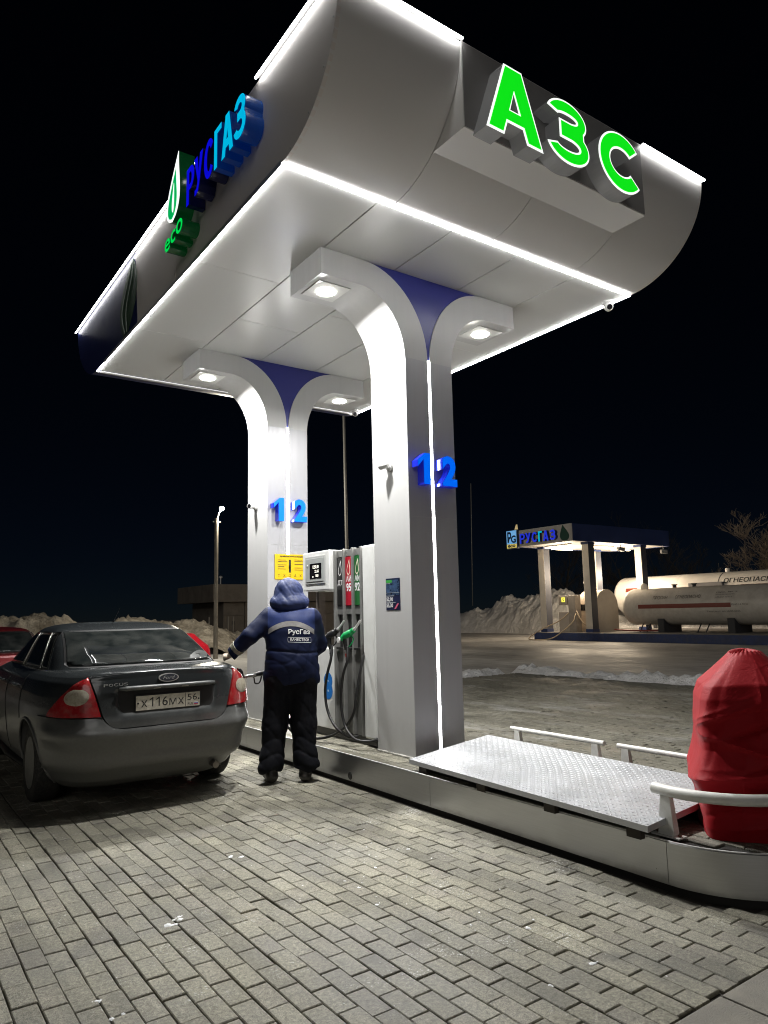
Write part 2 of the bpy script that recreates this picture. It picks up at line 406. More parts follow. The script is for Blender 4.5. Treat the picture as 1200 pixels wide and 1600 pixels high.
# ------------------------------------------------------------------ snow banks
def snow_mat(name, c0, c1, amt):
    mt, nt, b = nodes_of(name)
    g = N(nt, 'ShaderNodeNewGeometry')
    n1 = N(nt, 'ShaderNodeTexNoise', i_Scale=1.1, i_Detail=9.0, i_Roughness=.72); nt.links.new(g.outputs['Position'], n1.inputs['Vector'])
    r = ramp(nt, n1.outputs[0], [(.36, c1), (.5, tuple((a+b_)/2 for a, b_ in zip(c0, c1))), (.62, c0)])
    nt.links.new(r.outputs[0], b.inputs['Base Color']); b.inputs['Roughness'].default_value = .85
    n2 = N(nt, 'ShaderNodeTexNoise', i_Scale=5.0, i_Detail=7.0, i_Roughness=.7); nt.links.new(g.outputs['Position'], n2.inputs['Vector'])
    bp = N(nt, 'ShaderNodeBump', i_Strength=amt, i_Distance=.25); nt.links.new(n2.outputs[0], bp.inputs['Height']); nt.links.new(bp.outputs[0], b.inputs['Normal'])
    return mt
def vnoise(x, y, seed=0):
    xi, yi = np.floor(x).astype(int), np.floor(y).astype(int); xf, yf = x-xi, y-yi
    def h(a, b_): v = np.sin(a*127.1+b_*311.7+seed*74.7)*43758.5453; return v-np.floor(v)
    u, v = xf*xf*(3-2*xf), yf*yf*(3-2*yf)
    return (h(xi,yi)*(1-u)+h(xi+1,yi)*u)*(1-v)+(h(xi,yi+1)*(1-u)+h(xi+1,yi+1)*u)*v
def fbm(x, y, seed=0, o=5):
    s, a = 0, .5
    for k in range(o): s = s+a*vnoise(x*2**k, y*2**k, seed+k); a *= .5
    return s
def bank(name, pts, width, heights, mt, label, seed=0, res=.11):
    """ridge of heaped snow along a line"""
    P = np.array(crv([(*p, 0) for p in pts], 14))[:, :2]; Hh = np.interp(np.linspace(0, 1, len(P)), np.linspace(0, 1, len(heights)), heights)
    L = np.r_[0, np.cumsum(np.linalg.norm(np.diff(P, axis=0), axis=1))]; n = int(L[-1]/res); s = np.linspace(0, L[-1], n)
    C = np.c_[np.interp(s, L, P[:,0]), np.interp(s, L, P[:,1])]; hh = np.interp(s, L, Hh)
    T = np.gradient(C, axis=0); T /= np.linalg.norm(T, axis=1)[:,None]; Nn = np.c_[-T[:,1], T[:,0]]
    m_ = int(width/res); v = np.linspace(-1, 1, m_)
    X = C[:,None,:]+Nn[:,None,:]*(v*width/2)[None,:,None]
    env = np.clip(1-np.abs(v)**1.7, 0, 1)[None,:]
    nz = fbm(X[...,0]*.55, X[...,1]*.55, seed, 6)
    rid = 1-np.abs(2*fbm(X[...,0]*1.1+7, X[...,1]*1.1, seed+9, 5)-1)
    Z = -.12+env*hh[:,None]*(.35+.75*nz+.25*(rid-.5)) + env*.26*(fbm(X[...,0]*3, X[...,1]*3, seed+3, 4)-.5) + env*.20*(vnoise(X[...,0]*6.5, X[...,1]*6.5, seed+21)-.5)
    V = np.dstack([X, Z]).reshape(-1, 3)
    F = [(i*m_+j, i*m_+j+1, (i+1)*m_+j+1, (i+1)*m_+j) for i in range(n-1) for j in range(m_-1)]
    o = mk(name, V, F, mt, smooth=True); fixn(o)
    return tag(o, label, 'snow bank', kind='stuff')
dirty = snow_mat('dirty_snow', (.60,.54,.45), (.16,.135,.10), 1.0)
white = snow_mat('heaped_snow', (.88,.87,.86), (.60,.59,.575), .9)
bank('snow_bank', [(-6,33),(0,32),(5,31),(9,31.5),(12.5,33),(15,36)], 5.0, [2.2,2.05,2.25,2.1,2.15,2.0,1.3,.5], dirty, 'long heap of dirty brown snow behind the parked cars', 3)
bank('snow_bank', [(11,29.5),(13,32),(16,36),(22,42)], 3.5, [.7,1.3,1.1,.9,.5], dirty, 'low heap of dirty snow between the street lamp and the concrete building', 17)
bank('snow_bank', [(36.8,45),(38,40),(38.4,36),(38,32),(37.5,28.5)], 5.6, [1.1,2.3,2.75,3.4,3.0,2.2], white, 'tall heap of white ploughed snow beyond the gas filling canopy', 5)
bank('snow_bank', [(37.6,30),(37.9,26),(38,18),(38.4,8)], 2.6, [1.5,1.1,1.0,1.1,1.0], white, 'low white snow ridge behind the gas tanks', 31)
# thin ridge of snow pushed along the paving's far edge
bank('snow_edge', [(6,13.1),(10,13.0),(12.6,13.05)], 1.0, [.26,.3,.3], white, 'thin ridge of snow behind the far end of the paving', 14, .07)
bank('snow_edge', [(13.2,-2),(13.2,4),(13.15,9),(13.2,12.9)], 1.1, [.30,.36,.28,.32], white, 'thin ridge of snow along the edge of the paving', 12, .07)
# ------------------------------------------------------------------ pump island
steel = None
def brushed(name, col, rough):
    mt, nt, b = nodes_of(name)
    g = N(nt, 'ShaderNodeNewGeometry'); mp = N(nt, 'ShaderNodeMapping'); mp.inputs['Scale'].default_value = (6, 6, 260); nt.links.new(g.outputs['Position'], mp.inputs[0])
    n = N(nt, 'ShaderNodeTexNoise', i_Scale=1.0, i_Detail=3.0); nt.links.new(mp.outputs[0], n.inputs['Vector'])
    n2 = N(nt, 'ShaderNodeTexNoise', i_Scale=2.5, i_Detail=6.0, i_Roughness=.7); nt.links.new(g.outputs['Position'], n2.inputs['Vector'])
    sx = N(nt, 'ShaderNodeSeparateXYZ'); nt.links.new(g.outputs['Position'], sx.inputs[0])
    low = ramp(nt, mth(nt, 'ADD', sx.outputs[2], mth(nt, 'MULTIPLY', n2.outputs[0], .12)), [(.07, 1.0), (.125, 0.0)])
    c = ramp(nt, n.outputs[0], [(.3, tuple(q*.95 for q in col)), (.7, tuple(min(1, q*1.03) for q in col))])
    c2 = mixc(nt, mth(nt, 'MULTIPLY', low.outputs[0], .6), c.outputs[0], (.15,.135,.11))
    nt.links.new(c2, b.inputs['Base Color'])
    b.inputs['Metallic'].default_value = .85
    mm = mth(nt, 'SUBTRACT', 1.0, mth(nt, 'MULTIPLY', low.outputs[0], .75)); nt.links.new(mm, b.inputs['Metallic'])
    rr = ramp(nt, n2.outputs[0], [(.3, rough), (.7, min(1, rough*1.45))]); nt.links.new(rr.outputs[0], b.inputs['Roughness'])
    bp = N(nt, 'ShaderNodeBump', i_Strength=.04, i_Distance=.002); nt.links.new(n.outputs[0], bp.inputs['Height']); nt.links.new(bp.outputs[0], b.inputs['Normal'])
    return mt
steel = brushed('kerb_steel', (.50,.505,.52), .27)
isl = empty('pump_island', (CX, 6.82, 0)); tag(isl, 'raised pump island with stainless steel kerb under the big canopy', 'pump island')
darkm = mat('dark_gap', (.03,.028,.025), .9)
def stadium(r_, k=24):
    a = [(CX+r_*math.cos(t), YN+r_*math.sin(t)) for t in np.linspace(-PI, 0, k)]
    c = [(CX+r_*math.cos(t), YF+r_*math.sin(t)) for t in np.linspace(0, PI, k)]
    return a+c
b = MB(); b.prism(stadium(KR-.03), 'z', -.1, HK-.018); fixn(b.build('core', darkm, isl))
for seg in ([(-1, y0, y1) for y0, y1 in ((2.465,4.487),(4.487,6.108),(6.108,7.80),(7.80,9.50),(9.50,11.175))]+[(1, y0, y1) for y0, y1 in ((2.465,4.4),(4.4,6.4),(6.4,8.4),(8.4,11.175))]):
    s, y0, y1 = seg; xo = CX+s*KR
    pr = [(xo, .032), (xo, HK-.004), (xo-s*.004, HK+.001), (xo-s*.028, HK+.001), (xo-s*.028, HK-.02), (xo-s*.015, HK-.02), (xo-s*.015, .032)]
    b = MB(); b.prism(pr, 'y', y0+.0015, y1-.0015); fixn(b.build('kerb_panel', steel, isl))
lipm = mat('kerb_lip_rime_and_light', (.70,.70,.69), .6, var=.15, vs=25)  # rime, with the lip's lit look also put into the pale colour
for s in (-1, 1):
    for y0, y1 in ((2.467,4.486),(4.488,6.107),(6.109,7.799),(7.801,11.173)): b = MB(); b.box(min(CX+s*KR, CX+s*(KR-.013)), max(CX+s*KR, CX+s*(KR-.013)), y0, y1, HK+.0005, HK+.0055, .0015); b.build('kerb_lip', lipm, isl)
for yc, a0, a1 in ((YN,-PI,-PI/2),(YN,-PI/2,0)):
    MB().tube([(CX+(KR-.007)*math.cos(t), yc+(KR-.007)*math.sin(t), HK+.002) for t in np.linspace(a0, a1, 16)], .0048, 6).build('kerb_lip', lipm, isl, smooth=True)
for yc, a0, a1 in ((YN,-PI,-2*PI/3),(YN,-2*PI/3,-PI/3),(YN,-PI/3,0),(YF,0,PI/3),(YF,PI/3,2*PI/3),(YF,2*PI/3,PI)):
    V = []; F = []; ts = np.linspace(a0+.003, a1-.003, 13)
    for t in ts:
        for r_, z in ((KR,.032),(KR,HK-.004),(KR-.004,HK+.001),(KR-.028,HK+.001),(KR-.028,HK-.02),(KR-.015,HK-.02),(KR-.015,.032)):
            V.append((CX+r_*math.cos(t), yc+r_*math.sin(t), z))
    for i in range(len(ts)-1):
        for j in range(7): F.append((i*7+j, i*7+(j+1)%7, (i+1)*7+(j+1)%7, (i+1)*7+j))
    F += [tuple(range(7)), tuple(range(len(V)-1, len(V)-8, -1))]
    fixn(mk('kerb_panel', V, F, steel, isl, smooth=True, auto=35))
pvi = paver_mat('island_paver_concrete', .95)
ime = bpy.data.meshes.new('island_paver'); V, F = brick_geo(.094, .194); ime.from_pydata(V, [], F); ime.materials.append(pvi)
foot = [(3.87,4.47,5.06,5.66),(3.87,4.47,7.91,8.51),(3.93,4.41,5.70,7.03)]
k = 0; x = XK+.08
ix = 0
while x < CX+KR-.05:
    y = YN-KR+(ix % 2)*.1
    while y < YF+KR:
        ins = (abs(x-CX) < KR-.07 and YN <= y <= YF) or math.hypot(x-CX, y-(YN if y < YN else YF)) < KR-.085
        cov = any(a+.04 < x < b_-.04 and c+.08 < y < d-.08 for a, b_, c, d in foot) or (3.7 < x < 4.55 and 2.72 < y < 4.7)
        seen = x < 3.95 or y < 2.9 or (x > 4.45 and y < 5.3)
        if ins and not cov and seen and k < 296:
            o = bpy.data.objects.new('paver', ime); COL.objects.link(o); o.parent = isl
            o.location = (x-CX, y-6.82, HK-.004+random.uniform(-.002,.001)); o.rotation_euler = (random.gauss(0,.006), random.gauss(0,.008), random.gauss(0,.01)); k += 1
        y += .2
    x += .1; ix += 1
# small dark drain outlet near the kerb
b = MB(); b.lathe([(.0,-.002),(.028,-.002),(.034,.004),(.022,.012),(.02,.06)], (XK-.004,5.62,.075), 'x', 16)
o = b.build('drain_outlet', mat('black_plastic',(.02,.02,.02),.35), isl, smooth=True, auto=40)

# ------------------------------------------------------------------ canopy
ZC, ZT = 4.677, 5.50
X0, X1, XT0, XT1 = 2.175, 6.163, 2.135, 6.195
Y0, Y1 = 4.213, 9.38
AN, AF = .835, .98
white_acp = mat('white_composite_panel', (.88,.865,.85), .34, spec=.5)
soff = mat('soffit_panel_paint', (.76,.765,.75), .26, spec=.55)
navy = mat('navy_panel', (.02,.028,.12), .35, var=.15, vs=2)
led = mat('led_white', (.9,.9,.9), .5, emit=(1,.995,.98), es=26)
trim = mat('aluminium_trim', (.62,.62,.62), .4, .6)
led_top = mat('led_white_upper', (.9,.9,.9), .5, emit=(1,.995,.98), es=9)
can = empty('fuel_canopy', (CX, 6.82, ZC)); tag(can, 'large white fuel station canopy with curved ends and glowing light strips', 'canopy')
def endprof(sign, k=20):
    """(y,z) of a curved end; sign -1 near, +1 far"""
    yb, a = (Y0, AN) if sign < 0 else (Y1, AF)
    return [(yb+sign*a*math.sin(t), ZT-(ZT-ZC)*math.cos(t)) for t in np.linspace(0, PI/2, k)]
# soffit panels
xs = [X0+.03, 3.03, 3.80, 4.58, 5.35, X1-.03]; 
for i in range(5):
    ys = [Y0+.03, 5.91, 7.72, Y1-.03] if i in (0,) else [Y0+.03, 6.9 if i % 2 else 6.3, Y1-.03]
    for j in range(len(ys)-1):
        b = MB(); g = .0035; b.box(xs[i]+g*1.6, xs[i+1]-g*1.6, ys[j]+g*.5, ys[j+1]-g*.5, ZC, ZC+.02, .003); b.build('soffit_panel', soff, can)
b = MB(); b.box(X0+.02, X1-.02, Y0+.02, Y1-.02, ZC+.022, ZC+.06); b.build('soffit_backing', mat('dark_seam',(.12,.12,.12),.8), can)
# curved ends (three sheets each)
def curved_end(sign, xa, xb, mt):
    pr = endprof(sign); V = []; F = []; n = len(pr)
    for y, z in pr:
        f = (z-ZC)/(ZT-ZC)
        def xx(x): return x+(XT0-X0)*f*(1 if x < X0+.01 else 0)+(XT1-X1)*f*(1 if x > X1-.01 else 0)
        yi = y-sign*.02*math.sin(math.atan2(y-(Y0 if sign<0 else Y1), 1)); 
        V += [(xx(xa), y, z), (xx(xb), y, z)]
    for y, z in pr: V += [(xa if xa > X0+.01 else X0+.01, y-sign*.03, z+.02), (xb if xb < X1-.01 else X1-.01, y-sign*.03, z+.02)]
    for i in range(n-1):
        F.append((2*i, 2*i+1, 2*i+3, 2*i+2)); F.append((2*n+2*i, 2*n+2*i+2, 2*n+2*i+3, 2*n+2*i+1))
        F.append((2*i, 2*i+2, 2*n+2*i+2, 2*n+2*i)); F.append((2*i+1, 2*n+2*i+1, 2*n+2*i+3, 2*i+3))
    F += [(0,2*n,2*n+1,1), (2*n-2, 2*n-1, 4*n-1, 4*n-2)]
    return fixn(mk('curved_end_panel', V, F, mt, can, smooth=True, auto=40))
for xa, xb in ((X0, 3.151), (3.157, 4.189), (4.195, 5.235), (5.241, X1)): curved_end(-1, xa, xb, white_acp)
for xa, xb in ((X0, 4.16), (4.164, X1)): curved_end(1, xa, xb, navy)
# side fascias: flat, with the rounded end outline
def side(s, yA, yB, mt, name='side_panel'):
    """part of the flat side between yA and yB, clipped by the curved ends"""
    near_ = endprof(-1, 24); far_ = endprof(1, 24); xb, xt = (X0, XT0) if s < 0 else (X1, XT1)
    def zlow(y):
        if y < Y0: q = min(1, (Y0-y)/AN); return ZT-(ZT-ZC)*math.sqrt(max(0, 1-q*q))
        if y > Y1: q = min(1, (y-Y1)/AF); return ZT-(ZT-ZC)*math.sqrt(max(0, 1-q*q))
        return ZC
    extra = [p[0] for p in near_+far_ if yA < p[0] < yB]
    ys = sorted(set([yA, yB]+extra)); V = []; F = []
    for y in ys:
        z0 = zlow(y); 
        for z in (z0, ZT):
            f = (z-ZC)/(ZT-ZC); x = xb+(xt-xb)*f; V += [(x, y, z), (x-s*.03, y, z)]
    n = len(ys)
    for i in range(n-1):
        a, c = 4*i, 4*i+4
        F += [(a,c,c+2,a+2), (a+1,a+3,c+3,c+1), (a,a+1,c+1,c), (a+2,c+2,c+3,a+3)]
    F += [(0,2,3,1), (4*n-4,4*n-3,4*n-1,4*n-2)]
    return fixn(mk(name, V, F, mt, can))
grey_acp = mat('grey_white_panel', (.86,.81,.78), .42)
for yA, yB in ((Y0-AN+.0005, 4.899), (4.904, 6.399), (6.404, 7.619)): side(-1, yA, yB, grey_acp)
lg1 = mat('leaf_green_panel', (.07,.12,.08), .4, var=.1, vs=3); lg2 = mat('leaf_pale_line', (.42,.50,.44), .4)
side(-1, 7.623, Y1+AF-.0005, navy)
for yA, yB in ((Y0-AN+.0005, 6.0), (6.003, 8.0), (8.003, Y1+AF-.0005)): side(1, yA, yB, grey_acp)
# leaf printed on the far part of the left side: a thin raised sheet with pale veins
def leaf_pts(yc0, yc1, zb, zt, wd, k=18):
    A = []; B = []
    for t in np.linspace(0, 1, k):
        z = zb+(zt-zb)*t; y = yc0+(yc1-yc0)*t; w_ = wd*math.sin(PI*min(1, t*.93+.07))**.8
        A.append((y+w_*.55, z)); B.append((y-w_*.45, z))
    return A+B[::-1]
def on_left(poly, off, th=.004):
    b = MB(); n = len(poly); V = []
    for o_ in (off, off-th):
        for y, z in poly:
            f = (z-ZC)/(ZT-ZC); V.append((X0+(XT0-X0)*f-o_, y, z))
    F = [tuple(range(n)), tuple(range(2*n-1,n-1,-1))]+[(i,(i+1)%n,(i+1)%n+n,i+n) for i in range(n)]
    return b.add(V, F)
fixn(on_left(leaf_pts(8.05, 7.72, ZC+.03, ZT-.02, .62), .006).build('leaf_graphic', lg1, can))
for q in (.35, .62):
    ln = crv([(8.05+.30*(q-.5), ZC+.05, 0), (8.05+.62*(q-.42), 5.0, 0), (7.80+.5*(q-.45), 5.3, 0), (7.72+.1*(q-.5), ZT-.04, 0)], 6)
    poly = [(p[0]+.012, p[1]) for p in ln]+[(p[0]-.012, p[1]) for p in ln[::-1]]
    fixn(on_left(poly, .0095).build('leaf_vein', lg2, can))
b = MB(); b.box(X0+.02, X1-.02, Y0-AN+.06, Y1+AF-.06, ZT-.06, ZT-.03); b.build('roof_deck', mat('roof_sheet', (.3,.3,.31), .6), can)
# light strips
def strip(p0, p1, w_=.014, name='light_strip', mt=None, parent=can):
    p0, p1 = Vector(p0), Vector(p1); b = MB(); b.tube([p0, p1], w_, 8); return b.build(name, mt or led, parent, smooth=True, auto=50)
e = .012
strip((X0+e, Y0, ZC-.004), (X0+e, Y1, ZC-.003), .0095); strip((X1-e, Y0, ZC-.004), (X1-e, Y1, ZC-.003), .0095)
strip((X0+e, Y0+e, ZC-.004), (X1-e, Y0+e, ZC-.003), .0095); strip((X0+.03, Y1-e, ZC-.002), (X1-.03, Y1-e, ZC-.002), .005, mt=mat('led_dim', (.8,.8,.8), .5, emit=(1,.985,.96), es=.5))
strip((XT0-.03, Y0-AN, ZT+.002), (XT0-.03, 4.50, ZT+.002), .010, mt=led_top); strip((XT0-.03, 5.70, ZT+.002), (XT0-.03, 5.74, ZT+.002), .010, mt=led_top); strip((XT0-.03, 6.12, ZT+.002), (XT0-.03, Y1+AF, ZT+.002), .010, mt=led_top)
strip((XT0, Y0-AN-.032, ZT+.0), (3.15, Y0-AN-.032, ZT+.0), .0105, mt=led_top); strip((5.24, Y0-AN-.032, ZT+.0), (XT1, Y0-AN-.032, ZT+.0), .0105, mt=led_top)
strip((XT1+.006, Y0-AN, ZT+.01), (XT1+.006, Y1+AF, ZT+.008), .010)
# slim carrier profiles that hold the upper strips off the panels, and rivets along the sheet edges
prof_m = mat('strip_profile', (.5,.5,.5), .45, .5)
for ya, yb in ((Y0-AN, 4.50), (6.12, Y1+AF)): b = MB(); b.box(XT0-.03, XT0+.02, ya, yb, ZT+.013, ZT+.018); b.build('strip_carrier', prof_m, can)
for xa, xb in ((XT0, 3.15), (5.24, XT1)): b = MB(); b.box(xa, xb, Y0-AN-.032, Y0-AN+.02, ZT+.012, ZT+.017); b.build('strip_carrier', prof_m, can)
for q in (.12,.34,.56,.78,.97):
    t_ = q*PI/2; y, z = Y0-AN*math.sin(t_), ZT-(ZT-ZC)*math.cos(t_); f = (z-ZC)/(ZT-ZC)
    for xx, s in ((X0+(XT0-X0)*f, -1), (X1+(XT1-X1)*f, 1)): b = MB(); b.lathe([(0,s*.004),(.006,s*.003),(.008,0)], (xx, y+.025, z+.02), 'x', 8); b.build('rivet', trim, can)
# edge trim just outside the lower strips
b = MB(); b.box(X0-.006, X0+.001, Y0, 9.0, ZC-.016, ZC+.02); b.build('edge_trim', trim, can)
b = MB(); b.box(X0+.02, X1, Y1-.004, Y1+.03, ZC-.018, ZC+.01); b.build('edge_trim', trim, can)
# sign box with the three big letters
YB, ZB = 3.376, 4.842
sgn = mat('sign_box_panel', (.36,.35,.345), .4, var=.05, vs=2)
def ycurve(z): q = min(1, max(0, (ZT-z)/(ZT-ZC))); return Y0-AN*math.sqrt(1-q*q)
zs = np.linspace(ZB, ZT, 10); V = []; F = []
bxm = white_acp
pr = [(YB, ZB)]+[(ycurve(ZB)+.02, ZB)]+[(min(ycurve(z)+.02, 4), z) for z in zs[1:]]+[(YB, ZT+.012)]
b = MB(); b.prism(pr, 'x', 3.158, 5.234); box = fixn(b.build('sign_box', bxm, can))
b = MB(); b.box(3.165, 5.227, YB-.004, YB-.0005, ZB+.01, ZT+.004); b.build('sign_face', sgn, can)
gface = mat('letter_green_face', (.02,.5,.02), .4, emit=(.004,1,.012), es=.52); wface = mat('letter_white_rim', (.9,.9,.9), .4, emit=(.96,1,.96), es=.75)
wside = mat('letter_white_side', (.34,.34,.34), .4, emit=(1,1,1), es=.02)
for s_, xa, xb, za, zb in (('А', 3.235, 3.805, 4.80, 5.36), ('З', 3.885, 4.335, 4.82, 5.345), ('С', 4.455, 4.985, 4.815, 5.335)):
    lp = big_glyph(s_, xb-xa, zb-za, .118 if s_ == 'З' else .145)
    V, F = glyph_mesh(lp, lambda x, y, d: (xa+x, YB-.004-d, za+y), .135); L_ = fixn(mk('letter', V, F, wside, can))
    V, F = glyph_mesh(lp, lambda x, y, d: (xa+x, YB-.1415, za+y)); fixn(mk('rim', V, F, wface, L_))
    li = [loop_inset(l, .017 if k == 0 else (.013 if s_ == 'А' else .017)) for k, l in enumerate(lp)]
    V, F = glyph_mesh(li, lambda x, y, d: (xa+x, YB-.146, za+y)); fixn(mk('face', V, F, gface, L_))
# side sign: leaf, small word and six blue letters
bl1 = mat('letter_blue_face', (.01,.01,.5), .3, emit=(.004,.004,1), es=.42); bl2 = mat('letter_cyan_face', (.0,.4,.6), .3, emit=(.0,.62,1), es=.5)
bs1 = mat('letter_blue_side', (.008,.012,.10), .18); bs2 = mat('letter_cyan_side', (.01,.06,.22), .18, emit=(.0,.12,1), es=.03)
XF = 2.005
def xside(z): return X0+(XT0-X0)*(z-ZC)/(ZT-ZC)
for s_, ya, yb, cy in (('Р',5.66,5.48,0),('У',5.48,5.28,0),('С',5.255,5.06,0),('Г',5.04,4.895,1),('А',4.89,4.67,1),('З',4.645,4.445,1)):
    za, zb = 5.005, 5.345
    lp = big_glyph(s_, ya-yb, zb-za, .060)
    V, F = glyph_mesh(lp, lambda x, y, d: (2.15-d, ya-x, za+y), .145); L_ = fixn(mk('letter', V, F, bs2 if cy else bs1, can))
    V, F = glyph_mesh(lp, lambda x, y, d: (XF-.004, ya-x, za+y)); fixn(mk('face', V, F, bl2 if cy else bl1, L_))
gs = mat('eco_green_side', (.01,.08,.03), .2, emit=(0,1,.2), es=.008); ge = mat('eco_green_face', (.0,.5,.1), .3, emit=(.0,.95,.12), es=.48)
for s_, ya, yb, za, zb in (('e',6.215,6.075,4.815,4.94),('c',6.055,5.935,4.835,4.955),('o',5.915,5.755,4.855,4.985)):
    W, F = place_text(s_, (2.17, ya, za), (0,-1,0), (0,0,1), ya-yb, zb-za, .165, (-1,0,0), .01)
    L_ = mk('letter', W, F, gs, can)
    W, F = place_text(s_, (XF-.003, ya, za), (0,-1,0), (0,0,1), ya-yb, zb-za, 0, (-1,0,0), .01); mk('face', W, F, ge, L_)
def teardrop(yc, zb, zt, wd, lean, k=22):
    A, B = [], []
    for t in np.linspace(0, 1, k):
        w_ = wd*(math.sin(PI*t**.62))**1.0*(1-.25*t) if 0 < t < 1 else 0
        z = zb+(zt-zb)*t; c = yc-lean*t*t
        A.append((c+w_*.5, z)); B.append((c-w_*.5, z))
    return A+B[-2:0:-1]
dp = teardrop(6.02, 5.045, 5.665, .36, .14)
b = MB(); b.prism(dp, 'x', 2.15, XF); L_ = fixn(b.build('leaf_logo', gs, can))
b = MB(); b.prism(dp, 'x', XF-.001, XF-.006); fixn(b.build('rim', wface, L_))
gl = mat('leaf_logo_face', (0,.4,.15), .3, emit=(.0,.55,.13), es=.5)
b = MB(); b.prism(teardrop(6.02, 5.07, 5.52, .24, .09), 'x', XF-.0065, XF-.010); fixn(b.build('face', gl, L_))
b = MB(); b.prism(teardrop(5.99, 5.12, 5.40, .05, .02), 'x', XF-.0105, XF-.013); fixn(b.build('vein', wface, L_))

# ------------------------------------------------------------------ columns
D_ = .5634
def streaked(name, col, rough, metal=0.0):
    mt, nt, b = nodes_of(name); MATS[name] = mt
    g = N(nt, 'ShaderNodeNewGeometry'); mp = N(nt, 'ShaderNodeMapping'); mp.inputs['Scale'].default_value = (16, 16, .7); nt.links.new(g.outputs['Position'], mp.inputs[0])
    n = N(nt, 'ShaderNodeTexNoise', i_Scale=1.0, i_Detail=5.0, i_Roughness=.6); nt.links.new(mp.outputs[0], n.inputs['Vector'])
    n2 = N(nt, 'ShaderNodeTexNoise', i_Scale=9.0, i_Detail=6.0, i_Roughness=.7); nt.links.new(g.outputs['Position'], n2.inputs['Vector'])
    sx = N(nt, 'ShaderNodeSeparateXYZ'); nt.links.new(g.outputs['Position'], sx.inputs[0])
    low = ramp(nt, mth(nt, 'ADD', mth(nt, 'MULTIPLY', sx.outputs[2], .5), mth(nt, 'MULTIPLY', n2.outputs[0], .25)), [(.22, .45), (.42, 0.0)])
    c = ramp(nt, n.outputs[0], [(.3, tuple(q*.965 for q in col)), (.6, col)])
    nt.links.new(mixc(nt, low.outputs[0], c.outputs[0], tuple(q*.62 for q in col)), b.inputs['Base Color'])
    nt.links.new(ramp(nt, n.outputs[0], [(.3, rough*1.35), (.7, rough)]).outputs[0], b.inputs['Roughness']); b.inputs['Metallic'].default_value = metal
    return mt
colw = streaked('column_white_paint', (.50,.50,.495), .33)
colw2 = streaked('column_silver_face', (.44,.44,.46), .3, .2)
vblue = mat('column_blue_panel', (.025,.03,.20), .3)
lens_m = mat('lamp_lens', (1,1,1), .4, emit=(1,.97,.90), es=30)
dface = mat('digit_face', (.0,.15,.8), .3, emit=(.0,.14,1), es=.52); dside = mat('digit_side', (.01,.02,.35), .15, emit=(.02,.03,1), es=.10)
LAMP_W = 142.0
